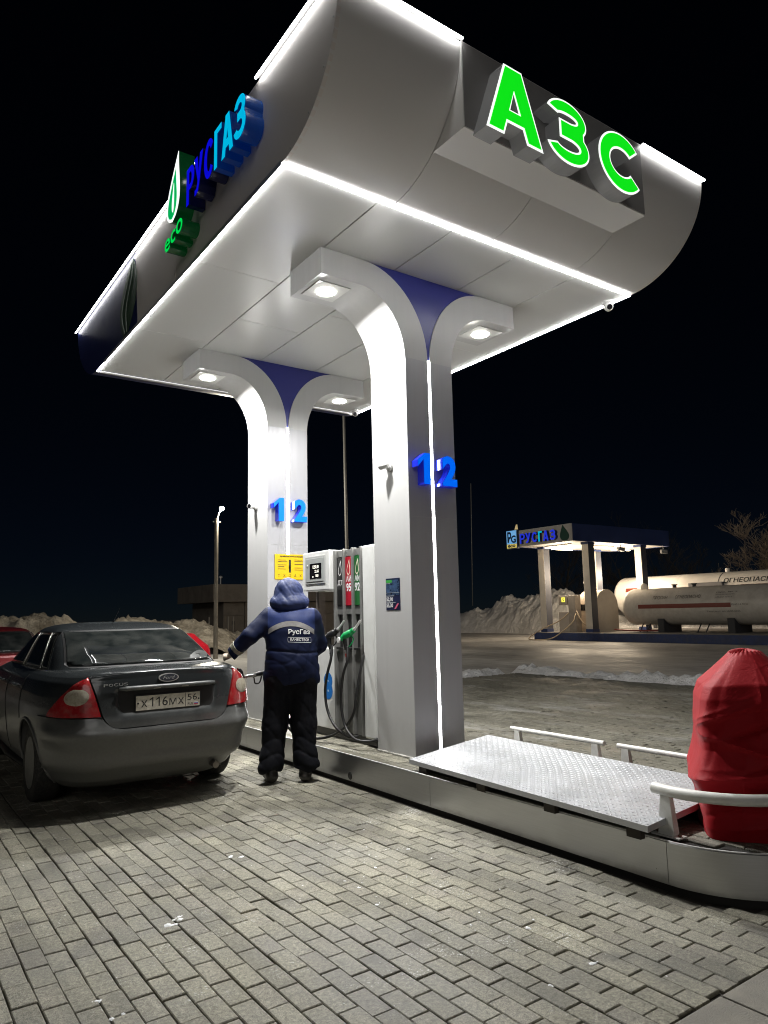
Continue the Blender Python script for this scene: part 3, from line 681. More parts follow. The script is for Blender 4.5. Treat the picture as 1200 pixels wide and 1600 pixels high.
def column(n0, label):
    t = empty('support_column', (CX, n0+D_/2, HK)); tag(t, label, 'column', 'twin arm columns carrying the canopy')
    K = 18
    for s in (-1, 1):
        inner = [(CX+s*.280, HK), (CX+s*.280, 3.82)]+[(CX+s*(.769-.489*math.cos(a)), 3.82+.612*math.sin(a)) for a in np.linspace(.05, PI/2, K)]+[(CX+s*1.17, 4.432)]
        outer = [(CX+s*.014, HK), (CX+s*.014, 3.85)]+[(CX+s*(.739-.725*math.cos(a)), 3.85+.826*math.sin(a)) for a in np.linspace(.05, PI/2, K)]+[(CX+s*1.17, 4.676)]
        V = []; F = []; n = len(inner)
        for y in (n0, n0+D_):
            for q in inner: V.append((q[0], y, q[1]))
            for q in outer: V.append((q[0], y, q[1]))
        f0 = []
        for i in range(n-1):
            F.append((i, i+1, n+i+1, n+i)); F.append((2*n+i, 3*n+i, 3*n+i+1, 2*n+i+1))
            F.append((i, 2*n+i, 2*n+i+1, i+1)); F.append((n+i, n+i+1, 3*n+i+1, 3*n+i))
        F += [(n-1, 3*n-1, 4*n-1, 2*n-1), (0, n, 3*n, 2*n)]
        o = fixn(mk('arm_shell', V, F, colw, t, smooth=True, auto=30))
        # front skins: slightly silvery sheet of the lower shaft
        b = MB(); b.box(min(CX+s*.016, CX+s*.279), max(CX+s*.016, CX+s*.279), n0-.003, n0-.0003, HK+.002, 2.356); b.build('front_sheet', colw2, t); b = MB(); b.box(min(CX+s*.016, CX+s*.279), max(CX+s*.016, CX+s*.279), n0-.003, n0-.0003, 2.36, 3.845); b.build('front_sheet', colw2, t)
        # lamp in the arm's underside
        lx, ly = CX+s*.955, n0+D_/2
        fr = MB(); fr.box(lx-.165, lx+.165, ly-.165, ly+.165, 4.424, 4.4315, .003); fo = fr.build('lamp_panel', mat('lamp_panel_frame', (.62,.62,.60), .45), t)
        ln = MB(); ln.lathe([(.0,-.012),(.075,-.012),(.088,-.007),(.092,0)], (lx, ly, 4.424), 'z', 24); ln.build('lens', lens_m, fo, smooth=True)
        L = bpy.data.lights.new('arm_lamp', 'AREA'); L.shape = 'DISK'; L.size = .15; L.energy = LAMP_W; L.color = (1,.99,.965); L.spread = R(180)
        lo = bpy.data.objects.new('arm_lamp', L); COL.objects.link(lo); lo.parent = fo; lo.location = Vector((lx-CX, ly-n0-D_/2, 4.396-HK)); lo.rotation_euler = (R(-3), -s*R(9), 0)
    V = []; F = []; k = 0
    q = np.linspace(.0, PI/2, 20)
    for a in q:
        z = 3.85+.826*math.sin(a); dx = .739-.725*math.cos(a)
        V += [(CX-dx+.0, n0+.012, z), (CX+dx-.0, n0+.012, z), (CX-dx, n0+D_-.012, z), (CX+dx, n0+D_-.012, z)]
    for i in range(len(q)-1):
        a, c = 4*i, 4*i+4; F += [(a,a+1,c+1,c), (a+2,c+2,c+3,a+3)]
    fixn(mk('blue_panel', V, F, vblue, t))
    for y in (n0-.002, n0+D_-.004):
        b = MB(); b.box(CX-.0135, CX+.0135, y, y+.006, HK+.03, 3.86); b.build('light_strip', led, t)
    b = MB(); b.box(CX-.2, CX+.2, n0+.03, n0+D_-.03, HK, 3.8); b.build('core', mat('column_core', (.4,.4,.4), .6), t)
    b = MB(); b.box(CX-.29, CX+.29, n0-.01, n0+D_+.01, HK-.002, HK+.012, .003); b.build('base_sealant', mat('sealant', (.5,.49,.45), .8, var=.3, vs=20), t)
    V, F = glyph_mesh(big_glyph('1', .14, .285, .075), lambda x, y, d: (3.925+x, n0-.01-d, 2.645+y), .09); dg = fixn(mk('digit', V, F, dside, t))
    V, F = glyph_mesh(big_glyph('1', .14, .285, .075), lambda x, y, d: (3.925+x, n0-.104, 2.645+y)); fixn(mk('face', V, F, dface, dg))
    W, F = place_text('2', (4.205, n0-.01, 2.645), (1,0,0), (0,0,1), .18, .285, .09, (0,-1,0), .05); dg = mk('digit', W, F, dside, t)
    W, F = place_text('2', (4.207, n0-.104, 2.647), (1,0,0), (0,0,1), .176, .281, 0, (0,-1,0), .048); mk('face', W, F, dface, dg)
    return t
N0, N1 = 5.0756, 7.9307
column(N0, 'white twin arm canopy column beside the chequered steel plate')
column(N1, 'white twin arm canopy column with yellow notice on its front')
# ------------------------------------------------------------------ cameras, notices
wpl = mat('white_plastic', (.75,.75,.74), .35); blk = mat('black_plastic', (.02,.02,.02), .35); glassb = mat('black_glass', (.01,.01,.012), .06)
def bullet_cam(y, z, aim, label):
    xw = CX-.2801
    t = empty('security_camera', (xw, y, z)); tag(t, label, 'camera', 'bullet cameras on the columns')
    b = MB(); b.lathe([(.0,0),(.045,0),(.045,-.018),(.03,-.028),(0,-.03)], (xw,y,z), 'x', 20); b.build('base', wpl, t, smooth=True, auto=40)
    b = MB(); b.tube([(xw-.02,y,z),(xw-.055,y+.01,z+.004)], .014, 10); b.build('bracket', wpl, t, smooth=True, auto=40)
    d = Vector(aim).normalized(); c = Vector((xw-.06, y+.0, z+.005))
    b = MB(); b.tube([c-d*.04, c-d*.035, c+d*.05, c+d*.055], [.024,.031,.033,.029], 18); b.build('housing', wpl, t, smooth=True, auto=40)
    b = MB(); b.tube([c+d*.054, c+d*.058], [.028,.025], 18); b.build('lens', glassb, t, smooth=True, auto=40)
bullet_cam(5.355, 2.86, (-.45,.8,-.12), 'small white bullet camera on the column nearest the steel plate')
bullet_cam(8.255, 2.865, (-.85,-.5,-.1), 'small white bullet camera on the column above the car')
def dome_cam(x, y, label):
    t = empty('dome_camera', (x, y, ZC)); tag(t, label, 'camera', 'dome cameras under the canopy corners')
    b = MB(); b.lathe([(.0,0),(.06,0),(.062,-.02),(.05,-.035),(0,-.035)], (x,y,ZC), 'z', 24); b.build('base', wpl, t, smooth=True, auto=40)
    b = MB(); c = Vector((x,y,ZC-.05)); d = Vector((-.55,-.7,-.45)).normalized()
    b.lathe([(.0,-.05),(.02,-.047),(.036,-.035),(.048,-.014),(.05,0),(.048,.014),(.036,.035),(0,.04)], c, 'z', 20); b.build('ball', wpl, t, smooth=True)
    b = MB(); b.tube([c+d*.034, c+d*.047, c+d*.056], [.037,.037,.032], 18); b.build('collar', wpl, t, smooth=True, auto=40)
    b = MB(); b.tube([c+d*.0562, c+d*.0575], [.029,.024], 18); b.build('lens', glassb, t, smooth=True)
dome_cam(6.10, 4.44, 'round white dome camera under the canopy corner below the big green sign')
dome_cam(6.03, 9.20, 'round white dome camera under the far canopy corner between the columns')
# price leaflet on the near column (plane faces -x)
px_ = CX-.2805
po = empty('leaflet', (px_, 5.348, 1.52)); tag(po, 'dark advertising leaflet stuck to the side of the white column', 'leaflet')
def plx(name, ya, yb, za, zb, mt, k=1, par=None, x=None): b = MB(); xx = (px_ if x is None else x)-.0016*k; b.box(xx-.0008, xx, yb, ya, za, zb); return b.build(name, mt, par or po)
plx('sheet', 5.458, 5.240, 1.525, 1.815, mat('leaflet_navy',(.012,.016,.05),.3), 1)
plx('photo_print', 5.452, 5.246, 1.66, 1.80, mat('leaflet_blue',(.03,.06,.12),.3,var=.8,vs=30), 2); plx('badge', 5.448, 5.36, 1.775, 1.80, mat('leaflet_green',(.05,.35,.06),.3), 3)
plx('divider', 5.45, 5.246, 1.681, 1.684, mat('leaflet_grey',(.4,.42,.45),.4), 3)
for z_, n_ in ((1.60,'52,90'),(1.545,'55,30')):
    W, F = place_text(n_, (px_-.0055, 5.448, z_), (0,-1,0), (0,0,1), .10, .042, 0, (-1,0,0), .03); mk('price', W, F, mat('leaflet_white',(.75,.75,.75),.4), po)
W, F = place_text('/', (px_-.0055, 5.33, 1.535), (0,-1,0), (0,0,1), .075, .05, 0, (-1,0,0), .02); mk('arrow', W, F, mat('leaflet_pink',(.6,.12,.2),.4), po)
for z_, w_ in ((1.652,.12),(1.592,.14),(1.765,.06)): plx('text_line', 5.448, 5.448-w_, z_, z_+.005, MATS['leaflet_grey'], 3)
# yellow notice on the far column (plane faces -y)
yn = empty('yellow_notice', (4.183, N1-.004, 1.935)); tag(yn, 'yellow safety notice board on the front of the column', 'notice')
ym = mat('notice_yellow', (.72,.46,.005), .45); bk = mat('notice_black', (.02,.02,.02), .5)
b = MB(); b.box(3.982, 4.386, N1-.016, N1-.004, 1.935, 2.245, .002); b.build('board', ym, yn)
def ply(xa, xb, za, zb, mt=bk, name='print'): q = MB(); q.box(xa, xb, N1-.0185, N1-.0172, za, zb); return q.build(name, mt, yn)
for x_, z_, w_ in ((4.05,2.212,.32),(4.02,2.17,.11),(4.02,2.15,.13),(4.02,2.11,.12),(4.02,2.09,.09),(4.02,2.06,.11),(4.25,2.175,.11),(4.25,2.155,.12),(4.25,2.12,.12),(4.25,2.075,.1),(4.25,2.05,.12)): ply(x_, x_+w_, z_, z_+.006, name='text_line')
W, F = place_text('правила пользования', (4.05, N1-.0187, 2.205), (1,0,0), (0,0,1), .32, .022, 0, (0,-1,0), .01); mk('heading', W, F, bk, yn)
ply(4.172, 4.20, 2.02, 2.18); ply(4.176, 4.196, 2.06, 2.10, mat('notice_grey',(.4,.4,.4),.5), 'bottle_print')
for k_ in range(5):
    W, F = place_text('ТХОАХ'[k_], (4.02+.075*k_, N1-.0187, 1.965), (1,0,0), (0,0,1), .03, .035, 0, (0,-1,0), .0); mk('pictogram', W, F, bk, yn)

# ------------------------------------------------------------------ fuel dispenser
dw = mat('dispenser_white', (.74,.75,.73), .35, var=.05, vs=3, dirt=(.5,.48,.43), dirtamt=.2); dg_ = mat('dispenser_grey', (.25,.25,.24), .4, .3, var=.08, vs=4)
dd = mat('dispenser_dark_grey', (.14,.14,.135), .45, .2); 
dsp = empty('fuel_dispenser', (CX, 6.36, HK)); tag(dsp, 'grey and white fuel dispenser with three hose bays between the columns', 'fuel dispenser')
XD = 3.93
def dbox(name, xa, xb, ya, yb, za, zb, mt, bev=.004, par=None): q = MB(); q.box(xa, xb, ya, yb, za, zb, bev); return q.build(name, mt, par or dsp)
dbox('base_frame', 3.97, 4.37, 5.72, 7.02, HK+.0, HK+.075, blk)
for s, xa, xb in ((-1, XD-.01, 4.03), (1, 4.31, CX*2-XD+.01)):
    dbox('end_panel', xa, xb, 5.70, 5.905, HK+.07, 2.165, dw, .02)
dbox('end_panel', 4.0, 4.34, 5.701, 5.90, HK+.08, 2.16, dw)
dbox('column_back', 3.985, 4.355, 5.905, 6.455, HK+.075, 2.15, dd)
for ya, yb in ((5.935, 5.965), (6.095, 6.118), (6.262, 6.285), (6.425, 6.46)): dbox('mullion', XD-.005, 3.99, ya, yb, HK+.08, 2.165, dg_, .006)
bays = [(6.288, 6.422, 'ДТ', None, (.018,.018,.018)), (6.122, 6.258, 'АИ', '95', (.42,.012,.03)), (5.969, 6.091, 'АИ', '92', (.02,.13,.035))]
txw = mat('label_white_print', (.8,.8,.8), .4)
for i, (ya, yb, t1, t2, c) in enumerate(bays):
    dbox('bay_panel', 3.955, 3.986, ya, yb, 2.085, 2.155, dg_, .002)
    lb = dbox('grade_label', 3.945, 3.986, ya+.004, yb-.004, 1.585, 2.078, mat('grade_%d' % i, c, .35), .002)
    dbox('bay_panel', 3.955, 3.986, ya, yb, 1.495, 1.58, dg_, .002)
    dbox('bay_panel', 3.955, 3.986, ya, yb, HK+.08, 1.145, mat('bay_grey', (.17,.17,.16), .4, .3, var=.2, vs=5), .002)
    ho = dbox('holster', 3.978, 3.986, ya+.002, yb-.002, 1.15, 1.49, blk, .0)
    dbox('ledge', 3.925, 3.978, ya+.01, yb-.01, 1.147, 1.165, blk, .003, ho)
    wmid = (ya+yb)/2
    # leaf outline mark
    lp = teardrop(wmid+.004, 1.89, 2.055, .07, .02, 16); li = teardrop(wmid+.004, 1.902, 2.03, .05, .014, 16)
    b = MB(); n = len(lp); b.add([(3.9435, p[0], p[1]) for p in lp]+[(3.9435, p[0], p[1]) for p in li], [(j,(j+1)%n,n+(j+1)%n,n+j) for j in range(n)]); b.build('leaf_mark', txw if i == 0 else mat('label_pale_print', (.75,.7,.55), .4), lb)
    z1 = 1.785 if t2 is None else 1.825
    W, F = place_text(t1, (3.9435, wmid+.048, z1), (0,-1,0), (0,0,1), .096, .062, 0, (-1,0,0), .03); mk('lettering', W, F, txw, lb)
    if t2: W, F = place_text(t2, (3.9435, wmid+.046, 1.725), (0,-1,0), (0,0,1), .092, .085, 0, (-1,0,0), .035); mk('lettering', W, F, txw, lb)
# display head
hd = dbox('display_head', 3.875, 4.40, 6.462, 7.025, 1.752, 2.172, dw, .012)
dbox('bezel', 3.868, 3.876, 6.535, 6.955, 1.825, 2.125, mat('bezel_grey', (.45,.46,.45), .4), .004, hd)
dbox('bezel_inset', 3.864, 3.869, 6.56, 6.93, 1.85, 2.10, mat('bezel_inset', (.38,.40,.39), .35), .003, hd)
dbox('screen', 3.861, 3.865, 6.60, 6.845, 1.885, 2.045, glassb, .001, hd)
seg = mat('screen_digits', (.8,.8,.7), .4, emit=(1,.96,.82), es=.75)
for s_, ya, za, w_, h_ in (('1250.50', 6.775, 1.99, .125, .034), ('22.65', 6.735, 1.945, .085, .03), ('55.20', 6.715, 1.90, .06, .026), ('00', 6.79, 1.895, .03, .014)):
    W, F = place_text(s_, (3.8598, ya, za), (0,-1,0), (0,0,1), w_, h_, 0, (-1,0,0), .02); mk('digits', W, F, seg, hd)
b = MB(); b.lathe([(.0,-.004),(.012,-.004),(.014,0),(0,0)], (3.864,6.90,2.025), 'x', 14); b.build('lock', trim, hd, smooth=True, auto=40)
# lower white cabinet with a big blue character
cb = dbox('lower_cabinet', 3.94, 4.40, 6.463, 7.02, HK+.08, 1.145, dw, .008)
W, F = place_text('8', (3.9385, 6.70, .625), (0,-1,0), (0,0,1), .18, .275, 0, (-1,0,0), .07); mk('lettering', W, F, mat('print_blue', (.01,.17,.55), .4), cb)
for ya in (6.55, 6.95): dbox('head_post', 4.02, 4.10, ya-.03, ya+.03, 1.145, 1.752, mat('post_brown', (.16,.13,.11), .5))
dbox('head_post', 4.22, 4.34, 6.48, 6.60, 1.145, 1.752, MATS['post_brown'])
rub = mat('hose_rubber', (.012,.012,.012), .42)
def hose(pts, r_=.0135, name='hose', par=dsp): b = MB(); b.tube(crv(pts, 8), r_, 10); return b.build(name, rub, par, smooth=True)
hose([(3.80,6.285,1.19),(3.76,6.25,1.06),(3.73,6.272,.92),(3.72,6.297,.778),(3.72,6.286,.631),(3.72,6.215,.509),(3.73,6.10,.41),(3.80,6.02,.34),(3.9,5.98,.33)])
hose([(3.80,6.0,1.19),(3.77,5.96,1.06),(3.75,5.99,.96),(3.74,6.017,.841),(3.74,6.038,.704),(3.74,6.024,.571),(3.74,5.967,.444),(3.74,5.868,.372),(3.76,5.77,.335),(3.85,5.70,.33),(3.93,5.69,.34)])
hose([(3.94,5.90,1.14),(3.88,5.885,1.0),(3.82,5.885,.75),(3.80,5.896,.595),(3.79,5.958,.495),(3.78,6.081,.40),(3.76,6.242,.325),(3.72,6.39,.285),(3.68,6.522,.275),(3.60,6.70,.30),(3.42,6.80,.55),(3.28,6.72,.83),(3.20,6.60,.955)])
def nozzle(y, z, body, spout, x=3.80):
    """hung nozzle: spout up into the holster, lever loop and swivel below"""
    t = mk('nozzle', *(lambda b: (b.V, b.F))(MB().tube(crv([(x-.03,y+.055,z-.035),(x-.02,y+.03,z),(x+.015,y-.03,z+.035),(x+.03,y-.06,z+.06)],6), [.03]*7+[.034]*6+[.028]*6, 12)), body, dsp, smooth=True, auto=50)
    MBq = MB().tube(crv([(x+.03,y-.06,z+.06),(x+.05,y-.085,z+.095),(x+.075,y-.115,z+.15)],5), [.016]*3+[.0125]*8, 10); MBq.build('spout', spout, t, smooth=True, auto=50)
    MB().tube(crv([(x-.02,y+.03,z-.02),(x-.015,y+.028,z-.07),(x-.005,y+.02,z-.13)],5), [.022]*5+[.019]*6, 10).build('grip', body if body is blk else blk, t, smooth=True, auto=50)
    MB().tube(crv([(x+.02,y-.03,z+.005),(x+.03,y-.055,z-.03),(x+.012,y-.03,z-.085),(x-.0,y+.015,z-.11)],5), .0065, 8).build('guard', body, t, smooth=True)
    MB().tube([(x-.005,y+.02,z-.13),(x-.004,y+.018,z-.165)], [.018,.016], 12).build('swivel', mat('swivel_metal', (.6,.6,.58), .3, .8), t, smooth=True, auto=50)
    MB().tube([(x-.004,y+.018,z-.165),(x-.002,y+.014,z-.20)], [.0165,.0155], 12).build('sleeve', mat('sleeve_red', (.35,.03,.02), .5) if body is not blk else rub, t, smooth=True, auto=50)
    MB().lathe([(0,-.004),(.026,-.004),(.03,.006),(0,.008)], (x-.062,y+.075,z-.035), 'x', 14).build('cap', wpl, t, smooth=True, auto=40)
nozzle(6.29, 1.285, blk, mat('spout_metal', (.75,.75,.72), .3, .7))
nozzle(5.995, 1.285, mat('nozzle_green', (.01,.32,.09), .4), MATS['spout_metal'])
# nozzle in the car's filler with its lever guard, hose led behind the attendant
nz = empty('filling_nozzle', (2.96, 6.32, .95)); tag(nz, 'black nozzle stuck in the filler of the grey sedan', 'nozzle')
MB().tube(crv([(2.86,6.31,.945),(2.94,6.33,.947),(3.0,6.36,.95)],5), [.015]*11, 12).build('spout', MATS['spout_metal'], nz, smooth=True)
MB().tube(crv([(2.965,6.35,.948),(3.03,6.38,.953),(3.12,6.43,.955),(3.19,6.49,.94)],5), [.021]*6+[.024]*6+[.02]*4, 12).build('body', blk, nz, smooth=True)
MB().tube(crv([(2.985,6.37,.935),(2.99,6.37,.90),(3.0,6.375,.872),(3.05,6.40,.868),(3.075,6.41,.90),(3.085,6.415,.945)],5), .007, 8).build('guard', blk, nz, smooth=True)

# ------------------------------------------------------------------ chequered steel plate
cm = mat('chequer_plate_metal', (.47,.48,.50), .36, .3, var=.05, vs=4, dirt=(.42,.42,.41), dirtamt=.4)
A_ = np.array([(3.59,4.777,.338),(4.51,4.83,.418),(4.51,2.56,.388),(3.47,2.504,.338)])   # far left, far right, near right, near left (it lies tilted)
pl = empty('steel_plate', (4.14, 3.7, HK)); tag(pl, 'white chequered steel plate lying on the island beside the column', 'plate')
V = [tuple(p) for p in A_]+[(p[0],p[1],p[2]-.034) for p in A_]
b = MB().add(V, [(0,1,2),(0,2,3),(6,5,4),(7,6,4)]+[(i,i+4,(i+1)%4+4,(i+1)%4) for i in range(4)]); o = fixn(b.build('deck', cm, pl))
lug = MB()
nu, nv = 28, 66
def on_plate(u, v):
    a0, a1, a2, a3 = A_
    # the deck is two triangles split along a0-a2
    return a0+(a1-a0)*u+(a2-a1)*(1-v) if u >= 1-v else a0+(a3-a0)*(1-v)+(a2-a3)*u
for i in range(nu):
    for j in range(nv):
        u, v = (i+.5)/nu, (j+.5)/nv
        p = on_plate(u, v)
        t = .6 if (i+j) % 2 else -.95
        c_, s_ = math.cos(t), math.sin(t); l, w_ = .0155, .0058
        Q = [(-l,0),(0,-w_),(l,0),(0,w_)]; sl = .085
        V = [(p[0]+a*c_-d*s_, p[1]+a*s_+d*c_, p[2]-.0004+sl*(a*c_-d*s_)) for a, d in Q]+[(p[0]+.35*(a*c_-d*s_), p[1]+.35*(a*s_+d*c_), p[2]+.003) for a, d in Q]
        lug.add(V, [(0,1,5,4),(1,2,6,5),(2,3,7,6),(3,0,4,7),(4,5,6,7)])
tag(lug.build('tread_lugs', cm, pl), kind='stuff')
rust = mat('rusty_brown', (.035,.028,.022), .7, var=.4, vs=30)
for t in (.05,.33,.62,.93):
    p = A_[3]*(1-t)+A_[0]*t; b = MB(); b.box(p[0]+.02, p[0]+.06, p[1]-.045, p[1]+.045, HK-.004, p[2]-.03); b.build('hinge', rust, pl)
b = MB(); b.box(3.68,3.72,2.56,4.72,HK-.004,.306); b.build('bearer', mat('bearer_dark', (.05,.045,.04), .8), pl)
b = MB(); b.box(4.42,4.46,2.62,4.78,HK-.004,.350); b.build('bearer', MATS['bearer_dark'], pl)

# ------------------------------------------------------------------ guard rails
rw = mat('rail_white_paint', (.72,.72,.68), .4, var=.06, vs=6, dirt=(.4,.36,.3), dirtamt=.3)
def bracket(x, y, zt2, yd=1.0, par=None, xd=0.0):
    """tapered post of folded plate on a foot plate"""
    b = MB(); zb = HK
    V = []
    ax = Vector((xd, yd, 0)).normalized(); pv = Vector((-ax.y, ax.x, 0)); c = Vector((x, y, 0))
    for z, hw, hd_ in ((zb+.006,.05,.045),(zt2,.028,.03)):
        for q, w_ in ((-1,-1),(1,-1),(1,1),(-1,1)): V.append(tuple(c+ax*q*hw+pv*w_*hd_*.55+Vector((0,0,z))))
    b.add(V, [(0,1,2,3),(7,6,5,4),(0,4,5,1),(1,5,6,2),(2,6,7,3),(3,7,4,0)])
    o = fixn(b.build('post', rw, par))
    b = MB(); V = []
    for z in (zb-.001, zb+.007):
        for q, w_ in ((-1,-1),(1,-1),(1,1),(-1,1)): V.append(tuple(c+ax*q*.085+pv*w_*.04+Vector((0,0,z))))
    b.add(V, [(0,1,2,3),(7,6,5,4),(0,4,5,1),(1,5,6,2),(2,6,7,3),(3,7,4,0)]); fixn(b.build('foot_plate', rw, par))
    for q in (-.068, .068):
        p = c+ax*q; b = MB(); b.lathe([(0,0),(.009,0),(.009,.009),(.005,.011),(.005,.02),(0,.02)], (p.x,p.y,zb+.007), 'z', 8); b.build('bolt', mat('bolt_rusty', (.2,.12,.08), .6, .5), par)
def rail(path, r_, posts, label):
    c = np.mean(np.array(path), 0); t = empty('guard_rail', (c[0], c[1], HK)); tag(t, label, 'guard rail', 'white guard rails on the island')
    MB().tube(crv(path, 8) if len(path) > 2 else path, r_, 16).build('tube', rw, t, smooth=True, auto=60)
    for x, y, xd, yd in posts: bracket(x, y, path[0][2]-r_*.6, yd, t, xd)
rail([(4.69,4.72,.468),(4.68,3.715,.468)], .019, [(4.688,4.64,0,1),(4.682,3.80,0,1)], 'straight white guard rail behind the steel plate, next to the column')
rail([(4.68,3.59,.468),(4.68,2.72,.468)], .019, [(4.68,3.52,0,1),(4.68,2.80,0,1)], 'straight white guard rail reaching behind the red cover')
arc = [(CX+.50*math.cos(t), YN+.50*math.sin(t), .488) for t in np.linspace(-PI-.02, -.35, 9)]
arc[0] = (3.685, 2.60, .488); arc = [arc[0], (3.672, 2.45, .488)]+arc[1:]
rail(arc, .031, [(3.672,2.515,0,1),(4.169,1.967,1,0)], 'thick curved white guard rail round the end of the island')

# ------------------------------------------------------------------ red covers over pumps (cloth)
def surface_nets(Fv, org, h):
    """mesh of the zero level of a sampled field (negative inside)"""
    nx, ny, nz = Fv.shape
    s = Fv < 0
    c = np.zeros((nx-1,ny-1,nz-1), int)
    for dx in (0,1):
        for dy in (0,1):
            for dz in (0,1): c += s[dx:nx-1+dx, dy:ny-1+dy, dz:nz-1+dz]
    act = (c > 0) & (c < 8)
    idx = -np.ones(act.shape, int); I = np.argwhere(act); idx[act] = np.arange(len(I))
    acc = np.zeros((len(I), 3)); cnt = np.zeros(len(I))
    for a in range(3):
        e = np.eye(3, dtype=int)[a]; o1, o2 = [q for q in range(3) if q != a]
        for u in (0,1):
            for v in (0,1):
                st = np.zeros(3, int); st[o1] = u; st[o2] = v
                p = I+st; q = p+e
                f0 = Fv[p[:,0],p[:,1],p[:,2]]; f1 = Fv[q[:,0],q[:,1],q[:,2]]
                cr = (f0 < 0) != (f1 < 0); t = np.where(cr, f0/(f0-f1+1e-12), 0)
                acc[cr] += (p+e*t[:,None])[cr]; cnt[cr] += 1
    Vt = org+h*(acc/cnt[:,None])
    Fc = []
    for a in range(3):
        o1, o2 = (a+1) % 3, (a+2) % 3
        sl0 = [slice(None)]*3; sl1 = [slice(None)]*3; sl0[a] = slice(0,-1); sl1[a] = slice(1,None)
        A0, A1 = s[tuple(sl0)], s[tuple(sl1)]
        E = np.argwhere(A0 != A1)
        ok = (E[:,o1] > 0) & (E[:,o2] > 0) & (E[:,o1] < Fv.shape[o1]-1) & (E[:,o2] < Fv.shape[o2]-1); E = E[ok]
        q = []
        for d1, d2 in ((-1,-1),(0,-1),(0,0),(-1,0)):
            g = E.copy(); g[:,o1] += d1; g[:,o2] += d2; q.append(idx[g[:,0],g[:,1],g[:,2]])
        Q = np.stack(q, 1); ins = A0[E[:,0],E[:,1],E[:,2]]
        Q[~ins] = Q[~ins][:, ::-1]
        Fc.append(Q)
    return Vt, np.concatenate(Fc)
redm, nt_, b_ = nodes_of('red_cover_cloth')
b_.inputs['Base Color'].default_value = (.29,.0008,.0065,1); b_.inputs['Roughness'].default_value = .6; b_.inputs['Specular IOR Level'].default_value = .18
g_ = N(nt_, 'ShaderNodeNewGeometry'); w1 = N(nt_, 'ShaderNodeTexNoise', i_Scale=5.0, i_Detail=5.0, i_Roughness=.55, i_Distortion=1.2); nt_.links.new(g_.outputs['Position'], w1.inputs['Vector'])
rg = ramp(nt_, w1.outputs[0], [(.42,0.0),(.5,1.0),(.58,0.0)])
bp = N(nt_, 'ShaderNodeBump', i_Strength=.22, i_Distance=.012); nt_.links.new(w1.outputs[0], bp.inputs['Height'])
bp2 = N(nt_, 'ShaderNodeBump', i_Strength=.15, i_Distance=.004); nt_.links.new(rg.outputs[0], bp2.inputs['Height']); nt_.links.new(bp.outputs[0], bp2.inputs['Normal']); nt_.links.new(bp2.outputs[0], b_.inputs['Normal'])
b_.inputs['Sheen Weight'].default_value = .05
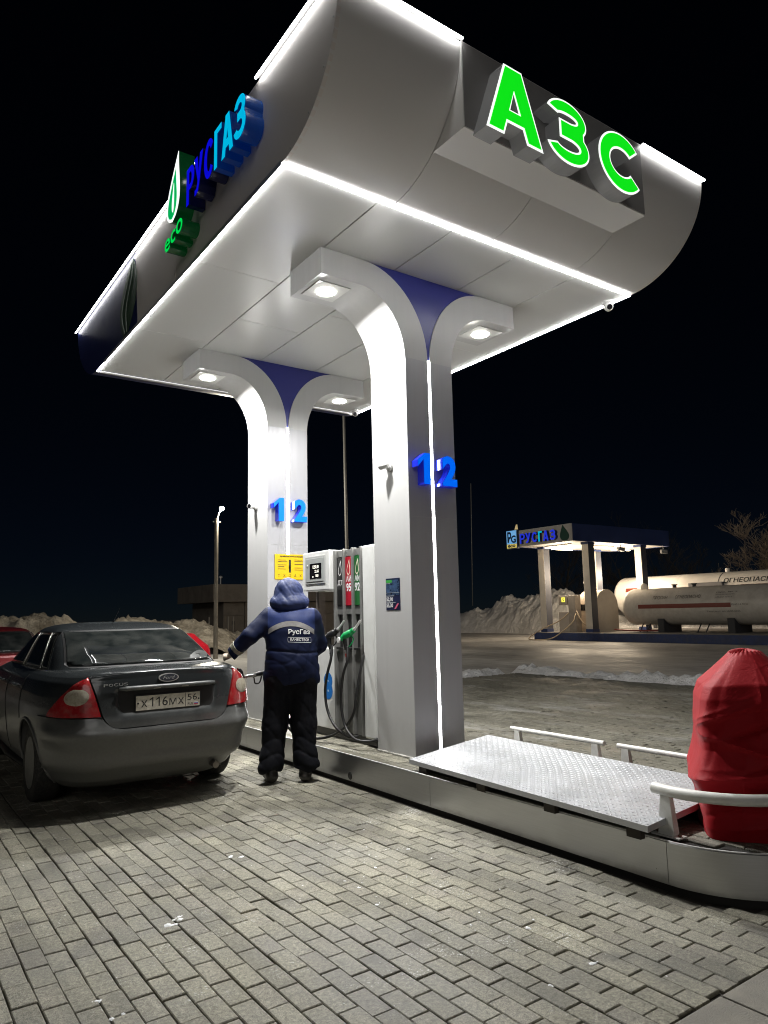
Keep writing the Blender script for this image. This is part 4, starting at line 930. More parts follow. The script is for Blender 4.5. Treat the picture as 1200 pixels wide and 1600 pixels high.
def cover(cx_, cy_, rot, label, seed=0, hgt=.965):
    """draped cloth cover: rounded square section with sharp ridged folds pulled across it"""
    rr = random.Random(5+int(seed)); nz, na = 130, 220
    pt_ = np.array([(0,.296),(.05,.298),(.16,.302),(.26,.320),(.335,.332),(.40,.315),(.48,.292),(.58,.290),(.68,.284),(.76,.280),(.835,.258),(.90,.195),(.955,.145),(1.0,.105)])
    t = np.linspace(0, 1, nz)[:,None]; a = np.linspace(0, 2*PI, na, endpoint=False)[None,:]
    r0 = np.interp(t, pt_[:,0], pt_[:,1]); n_ = 9-6.5*t**2
    r_ = r0/((np.abs(np.cos(a))**n_+np.abs(np.sin(a))**n_)**(1/n_))
    fr = R(180)                                     # direction (before rot) of the corner seen by the camera
    def fold(t0, k, a0, wa, w_, amp, skew=0.0):
        d = (a-a0+PI) % (2*PI)-PI; s_ = t-(t0+k*np.sin(d)+skew*d*d); win = np.exp(-(d/wa)**2)
        return amp*win*np.exp(-np.abs(s_)/(w_*.7))
    def vfold(a0, k, t0, wt_, w_, amp):
        d = (a-a0-k*(t-t0)+PI) % (2*PI)-PI; return amp*np.exp(-((t-t0)/wt_)**2)*np.exp(-np.abs(d)/w_)
    disp = fold(.345,.05,R(150),1.1,.045,.036)-fold(.40,.08,R(190),.8,.03,.030)+fold(.50,-.10,R(170),.9,.035,.030)-fold(.60,.10,R(185),.7,.03,.030)+fold(.66,.12,R(140),.8,.03,.018)+fold(.20,-.06,R(215),.9,.03,.016)-fold(.25,.05,R(170),.8,.03,.018)+fold(.10,.05,R(200),1.0,.025,.012)
    disp = disp+vfold(R(182),.25,.7,.25,.10,.016)-vfold(R(205),-.3,.5,.3,.10,.014)+vfold(R(160),.4,.2,.25,.10,.014)+vfold(R(235),.2,.3,.4,.12,.015)-vfold(R(140),.3,.55,.3,.10,.014)
    for q in range(26):
        disp = disp+fold(rr.uniform(.05,.88), rr.uniform(-.16,.16), rr.uniform(0,2*PI), rr.uniform(.25,.7), rr.uniform(.012,.03), rr.choice((-1,1))*rr.uniform(.006,.015), rr.uniform(-.06,.06))
    for q in range(14): disp = disp+vfold(rr.uniform(0,2*PI), rr.uniform(-.5,.5), rr.uniform(.1,.9), rr.uniform(.12,.35), rr.uniform(.04,.1), rr.choice((-1,1))*rr.uniform(.003,.009))
    r_ = r_+disp*np.clip((1.02-t)/.12, .25, 1)
    z = t*hgt-.03*np.maximum(0, disp)*8*(t > .02)+.010*np.sin(a*2+1)*t
    X = cx_+r_*np.cos(a+rot)+.03*t*t; Y = cy_+r_*np.sin(a+rot); Z = HK-.003+np.maximum(0, z)
    V = np.stack([X, Y, np.broadcast_to(Z, X.shape)], -1).reshape(-1, 3)
    F = [(k*na+j, k*na+(j+1)%na, (k+1)*na+(j+1)%na, (k+1)*na+j) for k in range(nz-1) for j in range(na)]
    # slightly slumped top
    ring = V[-na:]; c0 = ring.mean(0); V = list(V)
    for sc, dz in ((.82,.016),(.5,.026),(.2,.030)): V += [c0+(p-c0)*sc+np.array([0,0,dz+.004*math.sin(7*j)]) for j, p in enumerate(ring)]
    for k in range(nz-1, nz+2): F += [(k*na+j, k*na+(j+1)%na, (k+1)*na+(j+1)%na, (k+1)*na+j) for j in range(na)]
    F.append(tuple((nz+2)*na+j for j in range(na)))
    o = fixn(mk('pump_cover', np.array(V), F, redm, smooth=True, auto=24))
    return tag(o, label, 'pump cover', 'red cloth covers at the island ends')
cover(4.185, 2.29, R(38), 'crumpled red cloth cover behind the curved guard rail', 0)
cover(4.15, 11.35, R(30), 'red cloth cover at the far island end behind the grey sedan', 2.0)
# ------------------------------------------------------------------ cars
def car_paint(name, col, dust=(.24,.238,.225), damt=.66, flake=.0):
    mt, nt, b = nodes_of(name)
    tc = N(nt, 'ShaderNodeTexCoord'); sx = N(nt, 'ShaderNodeSeparateXYZ'); nt.links.new(tc.outputs['Object'], sx.inputs[0])
    n1 = N(nt, 'ShaderNodeTexNoise', i_Scale=2.4, i_Detail=7.0, i_Roughness=.65); nt.links.new(tc.outputs['Object'], n1.inputs['Vector'])
    n2 = N(nt, 'ShaderNodeTexNoise', i_Scale=45.0, i_Detail=4.0, i_Roughness=.7); nt.links.new(tc.outputs['Object'], n2.inputs['Vector'])
    h = mth(nt, 'ADD', sx.outputs[2], mth(nt, 'MULTIPLY', mth(nt, 'SUBTRACT', n1.outputs[0], .5), .28))
    f = mth(nt, 'MULTIPLY', ramp(nt, h, [(.42, damt), (.64, damt*.7), (.76, .14), (1.1, .04)]).outputs[0], ramp(nt, n2.outputs[0], [(.3, .75), (.7, 1.0)]).outputs[0])
    nt.links.new(mixc(nt, f, col, dust), b.inputs['Base Color'])
    nt.links.new(mth(nt, 'ADD', .22, mth(nt, 'MULTIPLY', f, .55)), b.inputs['Roughness'])
    b.inputs['Metallic'].default_value = .15; b.inputs['Coat Weight'].default_value = .5; b.inputs['Coat Roughness'].default_value = .12
    nt.links.new(mth(nt, 'SUBTRACT', .75, mth(nt, 'MULTIPLY', f, .75)), b.inputs['Coat Weight'])
    return mt
def tint_glass(name='car_glass'):
    mt, nt, b = nodes_of(name)
    b.inputs['Base Color'].default_value = (.012,.014,.015,1); b.inputs['Roughness'].default_value = .045; b.inputs['Specular IOR Level'].default_value = .62
    tc = N(nt, 'ShaderNodeTexCoord'); n = N(nt, 'ShaderNodeTexNoise', i_Scale=7.0, i_Detail=6.0); nt.links.new(tc.outputs['Object'], n.inputs['Vector'])
    nt.links.new(ramp(nt, n.outputs[0], [(.4,.015),(.75,.05)]).outputs[0], b.inputs['Roughness'])
    nt.links.new(ramp(nt, n.outputs[0], [(.35,(.008,.010,.010)),(.75,(.030,.032,.030))]).outputs[0], b.inputs['Base Color'])
    return mt
ZT_ = [.17,.24,.34,.42,.52,.64,.715,.755,.80,.90,1.0,1.045,1.072]
LOW = dict(rear=[.34,.20,.10,.05,.02,.012,.02,.065,.072,.08,.088,.094,.105], front=[4.28,4.36,4.43,4.46,4.48,4.46,4.42,4.36,4.30,4.08,3.72,3.5,3.4],
           hw=[.74,.80,.845,.865,.88,.893,.898,.90,.90,.888,.852,.805,.75])
SKIN = dict(LOW, rear=[.34,.20,.09,.035,.004,-.006,.0,.012,.017,.026,.038,.046,.056])
ZG_ = [1.03,1.10,1.18,1.27,1.345,1.395,1.425,1.45,1.465]
GRN = dict(rear=[.36,.52,.68,.89,1.08,1.24,1.38,1.58,1.85], front=[3.55,3.32,3.10,2.86,2.66,2.52,2.42,2.26,2.1], hw=[.765,.735,.700,.660,.622,.590,.553,.48,.36])
NL_, NG_ = 5.2, 5.4
def par(T, Z, z):
    r_, f_, w_ = (np.interp(z, Z, T[k]) for k in ('rear','front','hw')); return r_, f_, w_
def rear_y(x, z, T=SKIN, Z=ZT_, n=NL_):
    r_, f_, w_ = par(T, Z, z); hl = (f_-r_)/2; q = min(.9999, abs(x)/w_); return (r_+f_)/2-hl*(1-q**n)**(1/n)
def side_x(y, z, T=SKIN, Z=ZT_, n=NL_):
    r_, f_, w_ = par(T, Z, z); hl = (f_-r_)/2; q = min(.9999, abs(y-(r_+f_)/2)/hl); return w_*(1-q**n)**(1/n)
def th_pt(th, z, T=SKIN, Z=ZT_, n=NL_, eps=0.0):
    """plan angle: 0 = middle of the rear, +-pi/2 = side"""
    r_, f_, w_ = par(T, Z, z); hl = (f_-r_)/2
    c, s = math.sin(th), math.cos(th); x = w_*math.copysign(abs(c)**(2/n), c); y = (r_+f_)/2-hl*math.copysign(abs(s)**(2/n), s)
    nx, ny = math.copysign(abs(c)**(2-2/n), c)/w_, -math.copysign(abs(s)**(2-2/n), s)/hl; l = math.hypot(nx, ny)+1e-9
    return (x+eps*nx/l, y+eps*ny/l, z)
def th_x(x, z, T=SKIN, Z=ZT_, n=NL_):
    w_ = par(T, Z, z)[2]; return math.copysign(math.asin(min(1, abs(x)/w_)**(n/2)), x)
def th_y(y, z, sgn, T=SKIN, Z=ZT_, n=NL_):
    r_, f_, w_ = par(T, Z, z); hl = (f_-r_)/2; q = ((r_+f_)/2-y)/hl
    return sgn*math.acos(math.copysign(min(1, abs(q))**(n/2), q))
def stack(T, Z, n, zs, N_=112, cap=()):
    V = []; F = []
    for z in zs:
        for j in range(N_): V.append(th_pt(2*PI*j/N_, z, T, Z, n))
    rows = len(zs)
    r_, f_, w_ = par(T, Z, zs[-1]); yc = (r_+f_)/2
    base = V[-N_:]
    for sc, dz in cap:
        V += [(x*sc, yc+(y-yc)*(1-(1-sc)*.35), z+dz) for x, y, z in base]; rows += 1
    for i in range(rows-1):
        for j in range(N_): F.append((i*N_+j, i*N_+(j+1)%N_, (i+1)*N_+(j+1)%N_, (i+1)*N_+j))
    F.append(tuple(range(N_-1,-1,-1))); F.append(tuple((rows-1)*N_+j for j in range(N_)))
    return V, F
def sheet(rows, skirt=.03, dirv=(0,1,0)):
    """grid of points with a border folded inwards, so that the panel has thickness"""
    n, k = len(rows), len(rows[0]); V = [p for r_ in rows for p in r_]; F = [(i*k+j, i*k+j+1, (i+1)*k+j+1, (i+1)*k+j) for i in range(n-1) for j in range(k-1)]
    bd = [j for j in range(k)]+[i*k+k-1 for i in range(1,n)]+[(n-1)*k+j for j in range(k-2,-1,-1)]+[i*k for i in range(n-2,0,-1)]
    m0 = len(V)
    for q in bd:
        p = V[q]; V.append((p[0]*(1-.6*skirt)+dirv[0]*skirt, p[1]+dirv[1]*skirt, p[2]+dirv[2]*skirt))
    L = len(bd); F += [(bd[i], bd[(i+1)%L], m0+(i+1)%L, m0+i) for i in range(L)]
    return V, F
def boolean_cut(V, F, cyl):
    me = bpy.data.meshes.new('tmp'); me.from_pydata([tuple(v) for v in V], [], [tuple(f) for f in F]); bm = bmesh.new(); bm.from_mesh(me); bmesh.ops.recalc_face_normals(bm, faces=bm.faces[:]); bm.to_mesh(me); bm.free()
    o = bpy.data.objects.new('tmp', me); COL.objects.link(o)
    cs = []
    for q in cyl:
        c = MB(); c.lathe([(q[2],q[3]),(q[2],q[4])], (0,q[0],q[1]), 'x', 40)
        cm_ = bpy.data.meshes.new('tmpc'); cm_.from_pydata([tuple(v) for v in c.V], [], c.F); bm = bmesh.new(); bm.from_mesh(cm_); bmesh.ops.recalc_face_normals(bm, faces=bm.faces[:]); bm.to_mesh(cm_); bm.free()
        co = bpy.data.objects.new('tmpc', cm_); COL.objects.link(co); cs.append(co)
        md = o.modifiers.new('b', 'BOOLEAN'); md.operation = 'DIFFERENCE'; md.solver = 'EXACT'; md.object = co
    dg = bpy.context.evaluated_depsgraph_get(); ev = o.evaluated_get(dg); me2 = bpy.data.meshes.new_from_object(ev)
    V2 = [v.co[:] for v in me2.vertices]; F2 = [tuple(p.vertices) for p in me2.polygons]
    for c in cs+[o]: bpy.data.objects.remove(c)
    return V2, F2
RA, FA, TR, WR = .985, 3.63, .745, .318
zs = sorted(set(ZT_+list(np.linspace(.17,1.072,34))))
_lv, _lf = stack(LOW, ZT_, NL_, zs, cap=((.97,.008),(.85,.016),(.6,.024),(.3,.030)))
_lv, _lf = boolean_cut(_lv, _lf, [(a, .315, .372, s*.56, s*1.2) for a in (RA, FA) for s in (-1,1)])
def make_car(name, paint, label, cat, loc, rz=0.0, full=True):
    t = empty(name, loc, rz); tag(t, label, cat)
    L = dict(parent=t, local=True)
    fixn(mk('body', _lv, _lf, paint, smooth=True, auto=32, **L))
    V, F = stack(GRN, ZG_, NG_, sorted(set(ZG_+list(np.linspace(1.03,1.465,26)))), cap=((.7,.006),(.3,.008)))
    ghm = paint
    roof = fixn(mk('roof', V, F, ghm, smooth=True, auto=40, **L))
    gl = MATS.setdefault('car_glass', None) or tint_glass(); MATS['car_glass'] = gl
    seal = mat('window_seal', (.012,.012,.012), .5)
    def rowsG(z0, z1, wf, eps, k=22, m_=14):
        out = []
        for z in np.linspace(z0, z1, m_):
            w_ = wf(z); out.append([(x, rear_y(x, z, GRN, ZG_, NG_)-eps*.75, z+eps*.65) for x in np.linspace(-w_, w_, k)])
        return out
    wf = lambda z: np.interp(z, [1.09,1.12,1.38,1.405], [.60,.632,.548,.52])
    V, F = sheet(rowsG(1.098, 1.40, lambda z: wf(z)+.018, .003)); mk('rear_window_seal', V, F, seal, smooth=True, auto=60, **L)
    V, F = sheet(rowsG(1.11, 1.385, wf, .007), .006); rw_ = fixn(mk('rear_window', V, F, gl, smooth=True, auto=60, **L))
    V, F = [], []
    def sidepane(s, ya, yb, z0, z1, eps, k=12, m_=12):
        out = []
        for z in np.linspace(z0, z1, m_):
            t_ = (z-z0)/(z1-z0); y0, y1 = ya[0]+(ya[1]-ya[0])*t_, yb[0]+(yb[1]-yb[0])*t_
            out.append([(s*(side_x(y, z, GRN, ZG_, NG_)+eps), y, z) for y in np.linspace(y0, y1, k)])
        return out
    for s in (-1, 1):
        for nm, ya, yb in (('quarter_window',(.98,1.36),(1.20,1.50)), ('rear_door_window',(1.235,1.53),(2.02,2.02)), ('front_door_window',(2.09,2.09),(3.05,2.60))):
            V, F = sheet(sidepane(s, (ya[0]-.012,ya[1]-.012), (yb[0]+.012,yb[1]+.012), 1.068, 1.39, .004), .0); mk('window_seal', V, F, seal, smooth=True, **L)
            V, F = sheet(sidepane(s, ya, yb, 1.08, 1.378, .008), .0); mk(nm, V, F, gl, smooth=True, **L)
        # door lines, handle, mirror
        for yd in (1.28, 2.06, 3.1):
            pts = [(s*(side_x(yd, z)+.0015), yd+(.0 if z > .6 or yd > 1.5 else (.6-z)*.5), z) for z in np.linspace(.30 if yd > 1.5 else .66, 1.03, 12)]
            b = MB(); b.tube(pts, .0035, 6); b.build('door_seam', seal, t, local=True)
        for yd in (1.45, 2.28):
            p = [(s*(side_x(yd+q, .93)+e_), yd+q, .93+.004*q) for q, e_ in ((0,.004),(.02,.028),(.10,.032),(.18,.028),(.20,.004))]; b = MB(); b.tube(crv(p,4), .011, 8); b.build('door_handle', paint, t, smooth=True, local=True)
        b = MB(); b.lathe([(0,-.10),(.05,-.095),(.075,-.05),(.08,0),(.072,.01),(0,.01)], (0,0,0), 'y', 16)
        V = [(s*1.0+v[0]*1.25, 2.95+v[1]*-1.0, 1.10+v[2]*.85) for v in b.V]; fixn(mk('mirror', V, b.F, paint, smooth=True, auto=40, **L))
        b = MB(); b.tube([(s*.86,2.93,1.04),(s*.97,2.94,1.08)], .018, 8); b.build('mirror_arm', seal, t, smooth=True, local=True)
        # arch lips
        for ay in (RA, FA):
            pts = []
            for a in np.linspace(-.15*PI, 1.15*PI, 26):
                y, z = ay+.372*math.cos(a), .315+.372*math.sin(a); z = max(.2, z)
                pts.append((s*(side_x(y, z, LOW)+.002), y, z))
            b = MB(); b.tube(pts, .012, 8); b.build('arch_lip', paint, t, smooth=True, local=True)
        b = MB(); b.tube([(s*.80,1.36,.235),(s*.83,2.2,.225),(s*.80,3.24,.235)], .03, 8); b.build('sill', seal, t, smooth=True, local=True)
        # belt trim: bright strip under the side windows
        pts = [(s*(side_x(y, 1.062, GRN, ZG_, NG_)+.006), y, 1.062) for y in np.linspace(.98,3.05,24)]
        b = MB(); b.tube(pts, .005, 6); b.build('belt_trim', mat('chrome_dull', (.55,.55,.5), .25, .9), t, smooth=True, local=True)
        for ya in ((1.21,1.515),(2.055,2.055)):
            pts = [(s*(side_x(ya[0]+(ya[1]-ya[0])*q, 1.08+.30*q, GRN, ZG_, NG_)+.012), ya[0]+(ya[1]-ya[0])*q, 1.08+.30*q) for q in np.linspace(0,1,8)]
            b = MB(); b.tube(pts, .007, 6); b.build('window_post', MATS['chrome_dull'] if ya[0] > 1.5 or True else seal, t, smooth=True, local=True)
    # wheels
    tyre = mat('tyre_rubber', (.016,.016,.016), .75, var=.3, vs=20, dirt=(.12,.11,.09), dirtamt=.5); rim = mat('steel_rim', (.22,.22,.215), .45, .6, var=.3, vs=12, dirt=(.1,.09,.07), dirtamt=.5)
    for ay in (RA, FA):
        for s in (-1, 1):
            b = MB(); pr = [(.205,-.095),(.255,-.102),(.295,-.10),(.312,-.085),(.318,-.06),(.319,0),(.318,.06),(.312,.085),(.295,.10),(.255,.102),(.205,.095)]
            b.lathe(pr, (s*TR, ay, WR-.001), 'x', 40); w_ = b.build('wheel', tyre, t, smooth=True, local=True, auto=50)
            b = MB(); o_ = s*TR; q = s
            b.lathe([(0,q*.055),(.03,q*.06),(.06,q*.058),(.075,q*.045),(.10,q*.07),(.16,q*.072),(.182,q*.055),(.195,q*.06),(.206,q*.094),(.212,q*.1)], (o_, ay, WR-.001), 'x', 32); fixn(b.build('rim', rim, w_, smooth=True, local=True, auto=35))
            b = MB()
            for k in range(8):
                a = 2*PI*k/8; b.lathe([(0,q*.0755),(.019,q*.0755),(.019,q*.07)], (o_, ay+.135*math.cos(a), WR+.135*math.sin(a)), 'x', 10)
            b.build('rim_hole', seal, w_, local=True)
    b = MB(); b.box(-.6,.6,.5,4.1,.19,.3); b.build('underbody', seal, t, local=True)
    if not full: return t
    # ---- rear end: bumper, lid, lamps, plate
    rows = []
    for q in np.linspace(0, 1, 26):
        r_ = []
        for p_ in np.linspace(-1, 1, 73):
            ap = abs(p_); xx = ap/.72*.80
            z0 = .325+.035*max(0, 1-ap*1.8)
            ztop = np.interp(xx, [0,.38,.43,.462,.487,.506,.53,2], [.652,.652,.668,.688,.715,.738,.745,.745])
            z = z0+(ztop-z0)*q
            if ap <= .72: aa = math.copysign(th_x(xx, z), p_)
            else:
                ye_ = rear_y(.80, z); aa = th_y(ye_+(.60-ye_)*(ap-.72)/.28, z, 1 if p_ > 0 else -1)
            bulge = .030*math.exp(-((z-.61)/.07)**2)+.018*math.exp(-((z-.37)/.05)**2)-.014*math.exp(-((z-.47)/.05)**2)*max(0,1-ap*1.3)
            r_.append(th_pt(aa, z, SKIN, eps=.010+bulge*max(.25, 1-max(0,ap-.72)*3)))
        rows.append(r_)
    V, F = sheet(rows, .05); bump_ = fixn(mk('rear_bumper', V, F, paint, smooth=True, auto=50, **L))
    rows = [[(x, rear_y(x, z)-.014+(.03 if abs(x) < .9 else 0), z) for x in np.linspace(-.48-.1*(1-q), .48+.1*(1-q), 30)] for q, z in ((0,.235),(.5,.29),(1,.33))]
    V, F = sheet(rows, .05); mk('lower_valance', V, F, mat('valance_grey', (.07,.066,.06), .7, var=.3, vs=8), smooth=True, **L)
    def wl(z): return np.interp(z, [.655,.67,.69,.72,.755,1.048,1.06], [.38,.43,.462,.487,.506,.588,.585])
    def lid(eps, grow, z0, z1, k=46, m_=34, recess=0.0):
        out = []
        for z in np.linspace(z0, z1, m_):
            w_ = wl(z)+grow; r_ = []; zr = z
            for x in np.linspace(-w_, w_, k):
                z = zr-.026*(x/.59)**2*max(0, (zr-.9)/.17); y = rear_y(x, z)-eps
                if recess:
                    mx = np.clip((.40+.10*(z-.78)-abs(x))/.05, 0, 1); mz = np.clip((z-.745)/.06, 0, 1)*np.clip((.955-z)/.012, 0, 1); y += recess*mx*mz
                y -= .010*np.exp(-((zr-1.070)/.014)**2)
                r_.append((x, y, z))
            out.append(r_)
        return out
    V, F = sheet(lid(.004, .006, .652, 1.078), .02); mk('lid_gap', V, F, seal, smooth=True, **L)
    lid_o = None
    V, F = sheet(lid(.016, -.002, .66, 1.074, recess=.030), .02); lid_o = fixn(mk('boot_lid', V, F, paint, smooth=True, auto=50, **L))
    # handle bar above the plate
    pts = [(x, rear_y(x, .958)-.030, .955) for x in np.linspace(-.392,.392,15)]
    b = MB(); b.tube(pts, [.012]+[.019]*13+[.012], 10); b.build('handle_bar', mat('bar_grey', (.09,.095,.095), .42, .1, dirt=(.25,.23,.2), dirtamt=.4, var=.1, vs=10), t, smooth=True, local=True)
    for x in (-.10, .13): b = MB(); b.box(x-.03,x+.03,rear_y(x,.95)-.046,rear_y(x,.95)-.03,.942,.962,.004); b.build('plate_lamp', mat('plate_lamp', (.5,.48,.40), .3), t, local=True)
    # number plate
    yp = min(rear_y(x, .83) for x in (-.26,0,.26))-.006
    yp = rear_y(0,.83)-.004
    b = MB(); b.box(-.268,.268,yp-.012,yp+.012,.770,.897,.004); plo = b.build('number_plate', mat('plate_frame', (.02,.02,.02), .5), t, local=True)
    b = MB(); b.box(-.260,.260,yp-.015,yp-.0125,.778,.890); b.build('plate_sheet', mat('plate_white', (.52,.49,.41), .5, var=.18, vs=14, dirt=(.25,.22,.16), dirtamt=.6), plo, local=True)
    ink = mat('plate_black', (.02,.02,.02), .5)
    def ptxt(s_, x, z, w_, h_, bold=.0): W, F = place_text(s_, (x, yp-.0158, z), (1,0,0), (0,0,1), w_, h_, 0, (0,-1,0), bold); mk('character', W, F, ink, plo, local=True)
    for s_, x, w_, h_ in (('х',-.222,.050,.052),('6',-.052,.044,.072),('м',.005,.058,.052),('х',.076,.05,.052)): ptxt(s_, x, .802, w_, h_, .0)
    for x in (-.155,-.103): V, F = glyph_mesh(big_glyph('1', .030, .072, .0095), lambda a, c, d: (x+a, yp-.0158, .802+c)); fixn(mk('character', V, F, ink, plo, local=True))
    for s_, x in (('5',.155),('6',.200)): ptxt(s_, x, .826, .036, .050, .0)
    b = MB(); b.box(.137,.141,yp-.0158,yp-.0152,.780,.888); b.build('divider', ink, plo, local=True)
    W, F = place_text('RUS', (.158, yp-.0158, .790), (1,0,0), (0,0,1), .045, .018, 0, (0,-1,0), .01); mk('character', W, F, ink, plo, local=True)
    for z_, c in ((.803,(.7,.7,.7)),(.796,(.02,.05,.4)),(.789,(.5,.02,.02))): b = MB(); b.box(.212,.245,yp-.0158,yp-.0152,z_,z_+.0065); b.build('flag_stripe', mat('flag_%d' % int(z_*1000), c, .5), plo, local=True)
    for x in (-.245,.25): b = MB(); b.lathe([(0,-.003),(.007,-.003),(.008,0)], (x, yp-.0155, .834), 'y', 10); b.build('screw', ink, plo, local=True)
    # oval emblem and model lettering
    ye = rear_y(0,1.018)-.022
    def oval(rx, rz, y0, y1, cx=0, cz=1.020, k=28): return MB().prism([(cx+rx*math.cos(2*PI*i/k), cz+rz*math.sin(2*PI*i/k)) for i in range(k)], 'y', y0, y1)
    em = fixn(oval(.082,.034,ye-.012,ye+.01).build('emblem', mat('chrome', (.62,.62,.60), .22, .45), t, local=True))
    fixn(oval(.073,.027,ye-.0125,ye-.0121).build('field', mat('emblem_dark', (.03,.035,.05), .25), em, local=True))
    fixn(oval(.068,.022,ye-.0135,ye-.0127).build('field', mat('emblem_dark2', (.05,.055,.07), .25), em, local=True))
    W, F = place_text('Ford', (-.048, ye-.0142, 1.008), (1,0,0), (0,0,1), .096, .026, 0, (0,-1,0), .0, .25); mk('lettering', W, F, MATS['chrome'], em, local=True)
    for i, ch in enumerate('FOCUS'):
        x = -.505+i*.037; W, F = place_text(ch, (x, rear_y(x,.985)-.030, .978+.001*i), (1,-.12,0), (0,0,1), .030, .021, .008, (0,-1,0), .0); mk('badge_letter', W, F, MATS['chrome'], lid_o, local=True)
    # tail lamps
    red = mat('tail_red', (.33,.010,.014), .22, coat=.6, dirt=(.25,.12,.10), dirtamt=.55, var=.25, vs=8); pale = mat('tail_clear', (.38,.345,.27), .3, dirt=(.15,.12,.09), dirtamt=.5, var=.1, vs=20)
    for s in (-1, 1):
        rows = []
        for z in np.linspace(.756, 1.052, 26):
            xi = np.interp(z, [.756,1.052], [.515,.596]); a0 = th_x(xi, z)
            yo = np.interp(z, [.756,.80,.88,.96,1.02,1.052], [.40,.36,.27,.20,.155,.13]); a1 = th_y(yo, z, 1)
            if z > 1.03: a1 = a0+(a1-a0)*(.75)
            rows.append([th_pt(s*(a0+(a1-a0)*q), z, SKIN, eps=.018+.012*math.sin(PI*q)) for q in np.linspace(0,1,26)])
        V, F = sheet(rows, .04); lo = fixn(mk('tail_lamp', V, F, red, smooth=True, auto=60, **L))
        V = []; F = []
        cz, ca = .905, th_x(.672, .905)
        k = 28
        for ring, (f_, e_) in enumerate(((0,.034),(.5,.0335),(.86,.032),(1,.029))):
            for j in range(k):
                a = 2*PI*j/k; z = cz+.063*f_*math.sin(a); aa = ca+.150*f_*math.cos(a); V.append(th_pt(s*aa, z, SKIN, eps=e_))
        for i in range(3):
            for j in range(k): F.append((i*k+j, i*k+(j+1)%k, (i+1)*k+(j+1)%k, (i+1)*k+j))
        fixn(mk('indicator', V, F, pale, lo, smooth=True, local=True))
    # open filler flap on the right rear wing, exhaust, reflector
    xs_ = side_x(.44,.945)
    b = MB(); b.lathe([(0,0),(.075,0),(.075,.006),(0,.006)], (xs_-.002,.44,.945), 'x', 24); b.build('filler_opening', seal, t, local=True)
    b = MB(); b.prism([(xs_+.003,.86),(xs_+.02,.865),(xs_+.028,.94),(xs_+.02,1.015),(xs_+.003,1.02)], 'y', .515, .522); fixn(b.build('filler_flap', red, t, local=True))
    b = MB(); b.tube([(.45,.25,.27),(.45,.10,.262)], .028, 14); b.build('exhaust', mat('exhaust_metal', (.25,.23,.2), .5, .8), t, smooth=True, local=True, auto=50)
    b = MB(); b.box(.30,.60,.32,.56,.20,.27,.03); b.build('silencer', mat('silencer_metal', (.14,.13,.12), .6, .5), t, local=True)
    b = MB(); b.tube([(0,1.72,1.47),(0,1.62,1.53),(0,1.50,1.60)], [.006,.003,.002], 6); b.build('aerial', seal, t, local=True)
    # parcel shelf things seen through the rear window
    for x, rr in ((-.43,.03),): b = MB(); b.lathe([(0,0),(rr,0),(rr,.02),(0,.02)], (x,rear_y(x,1.135,GRN,ZG_,NG_)-.02,1.16), 'y', 18)
    return t
grey_paint = car_paint('dark_grey_paint', (.020,.024,.026)); red_paint = car_paint('dark_red_paint', (.16,.012,.014), (.1,.06,.05), .4)
make_car('parked_car', grey_paint, 'dirty dark grey sedan being refuelled, number plate facing the camera', 'car', (2.013, 5.893, 0), 0.0, True)
make_car('parked_car', red_paint, 'dark red car parked ahead of the grey sedan', 'car', (1.50, 11.6, -.06), R(-2), False)
# ------------------------------------------------------------------ attendant
def sd_cone(P, a, b, ra, rb):
    a, b = np.array(a, float), np.array(b, float); ab = b-a; t = np.clip(((P-a)@ab)/(ab@ab), 0, 1)
    return np.linalg.norm(P-(a+t[...,None]*ab), axis=-1)-(ra+(rb-ra)*t)
def sd_ell(P, c, r_, rot=None):
    Q = P-np.array(c, float)
    if rot is not None: Q = Q@rot
    r_ = np.array(r_, float); k0 = np.linalg.norm(Q/r_, axis=-1); k1 = np.linalg.norm(Q/(r_*r_), axis=-1)
    return k0*(k0-1)/(k1+1e-9)
def smin(a, b, k): h = np.clip(.5+.5*(b-a)/k, 0, 1); return b+(a-b)*h-k*h*(1-h)
def field(prims, box, h, disp=None):
    (x0,x1),(y0,y1),(z0,z1) = box
    gx, gy, gz = np.arange(x0,x1,h), np.arange(y0,y1,h), np.arange(z0,z1,h)
    P = np.stack(np.meshgrid(gx, gy, gz, indexing='ij'), -1)
    d = None
    for f, k in prims:
        v = f(P); d = v if d is None else smin(d, v, k)
    if disp is not None: d = d+disp(P)
    return d, np.array([x0,y0,z0]), P
def rx(a): c, s = math.cos(a), math.sin(a); return np.array([[1,0,0],[0,c,-s],[0,s,c]])
ps = empty('person', (3.215, 6.075, 0), R(-27)); tag(ps, 'person in navy hooded work jacket leaning over to refuel the grey sedan', 'person')
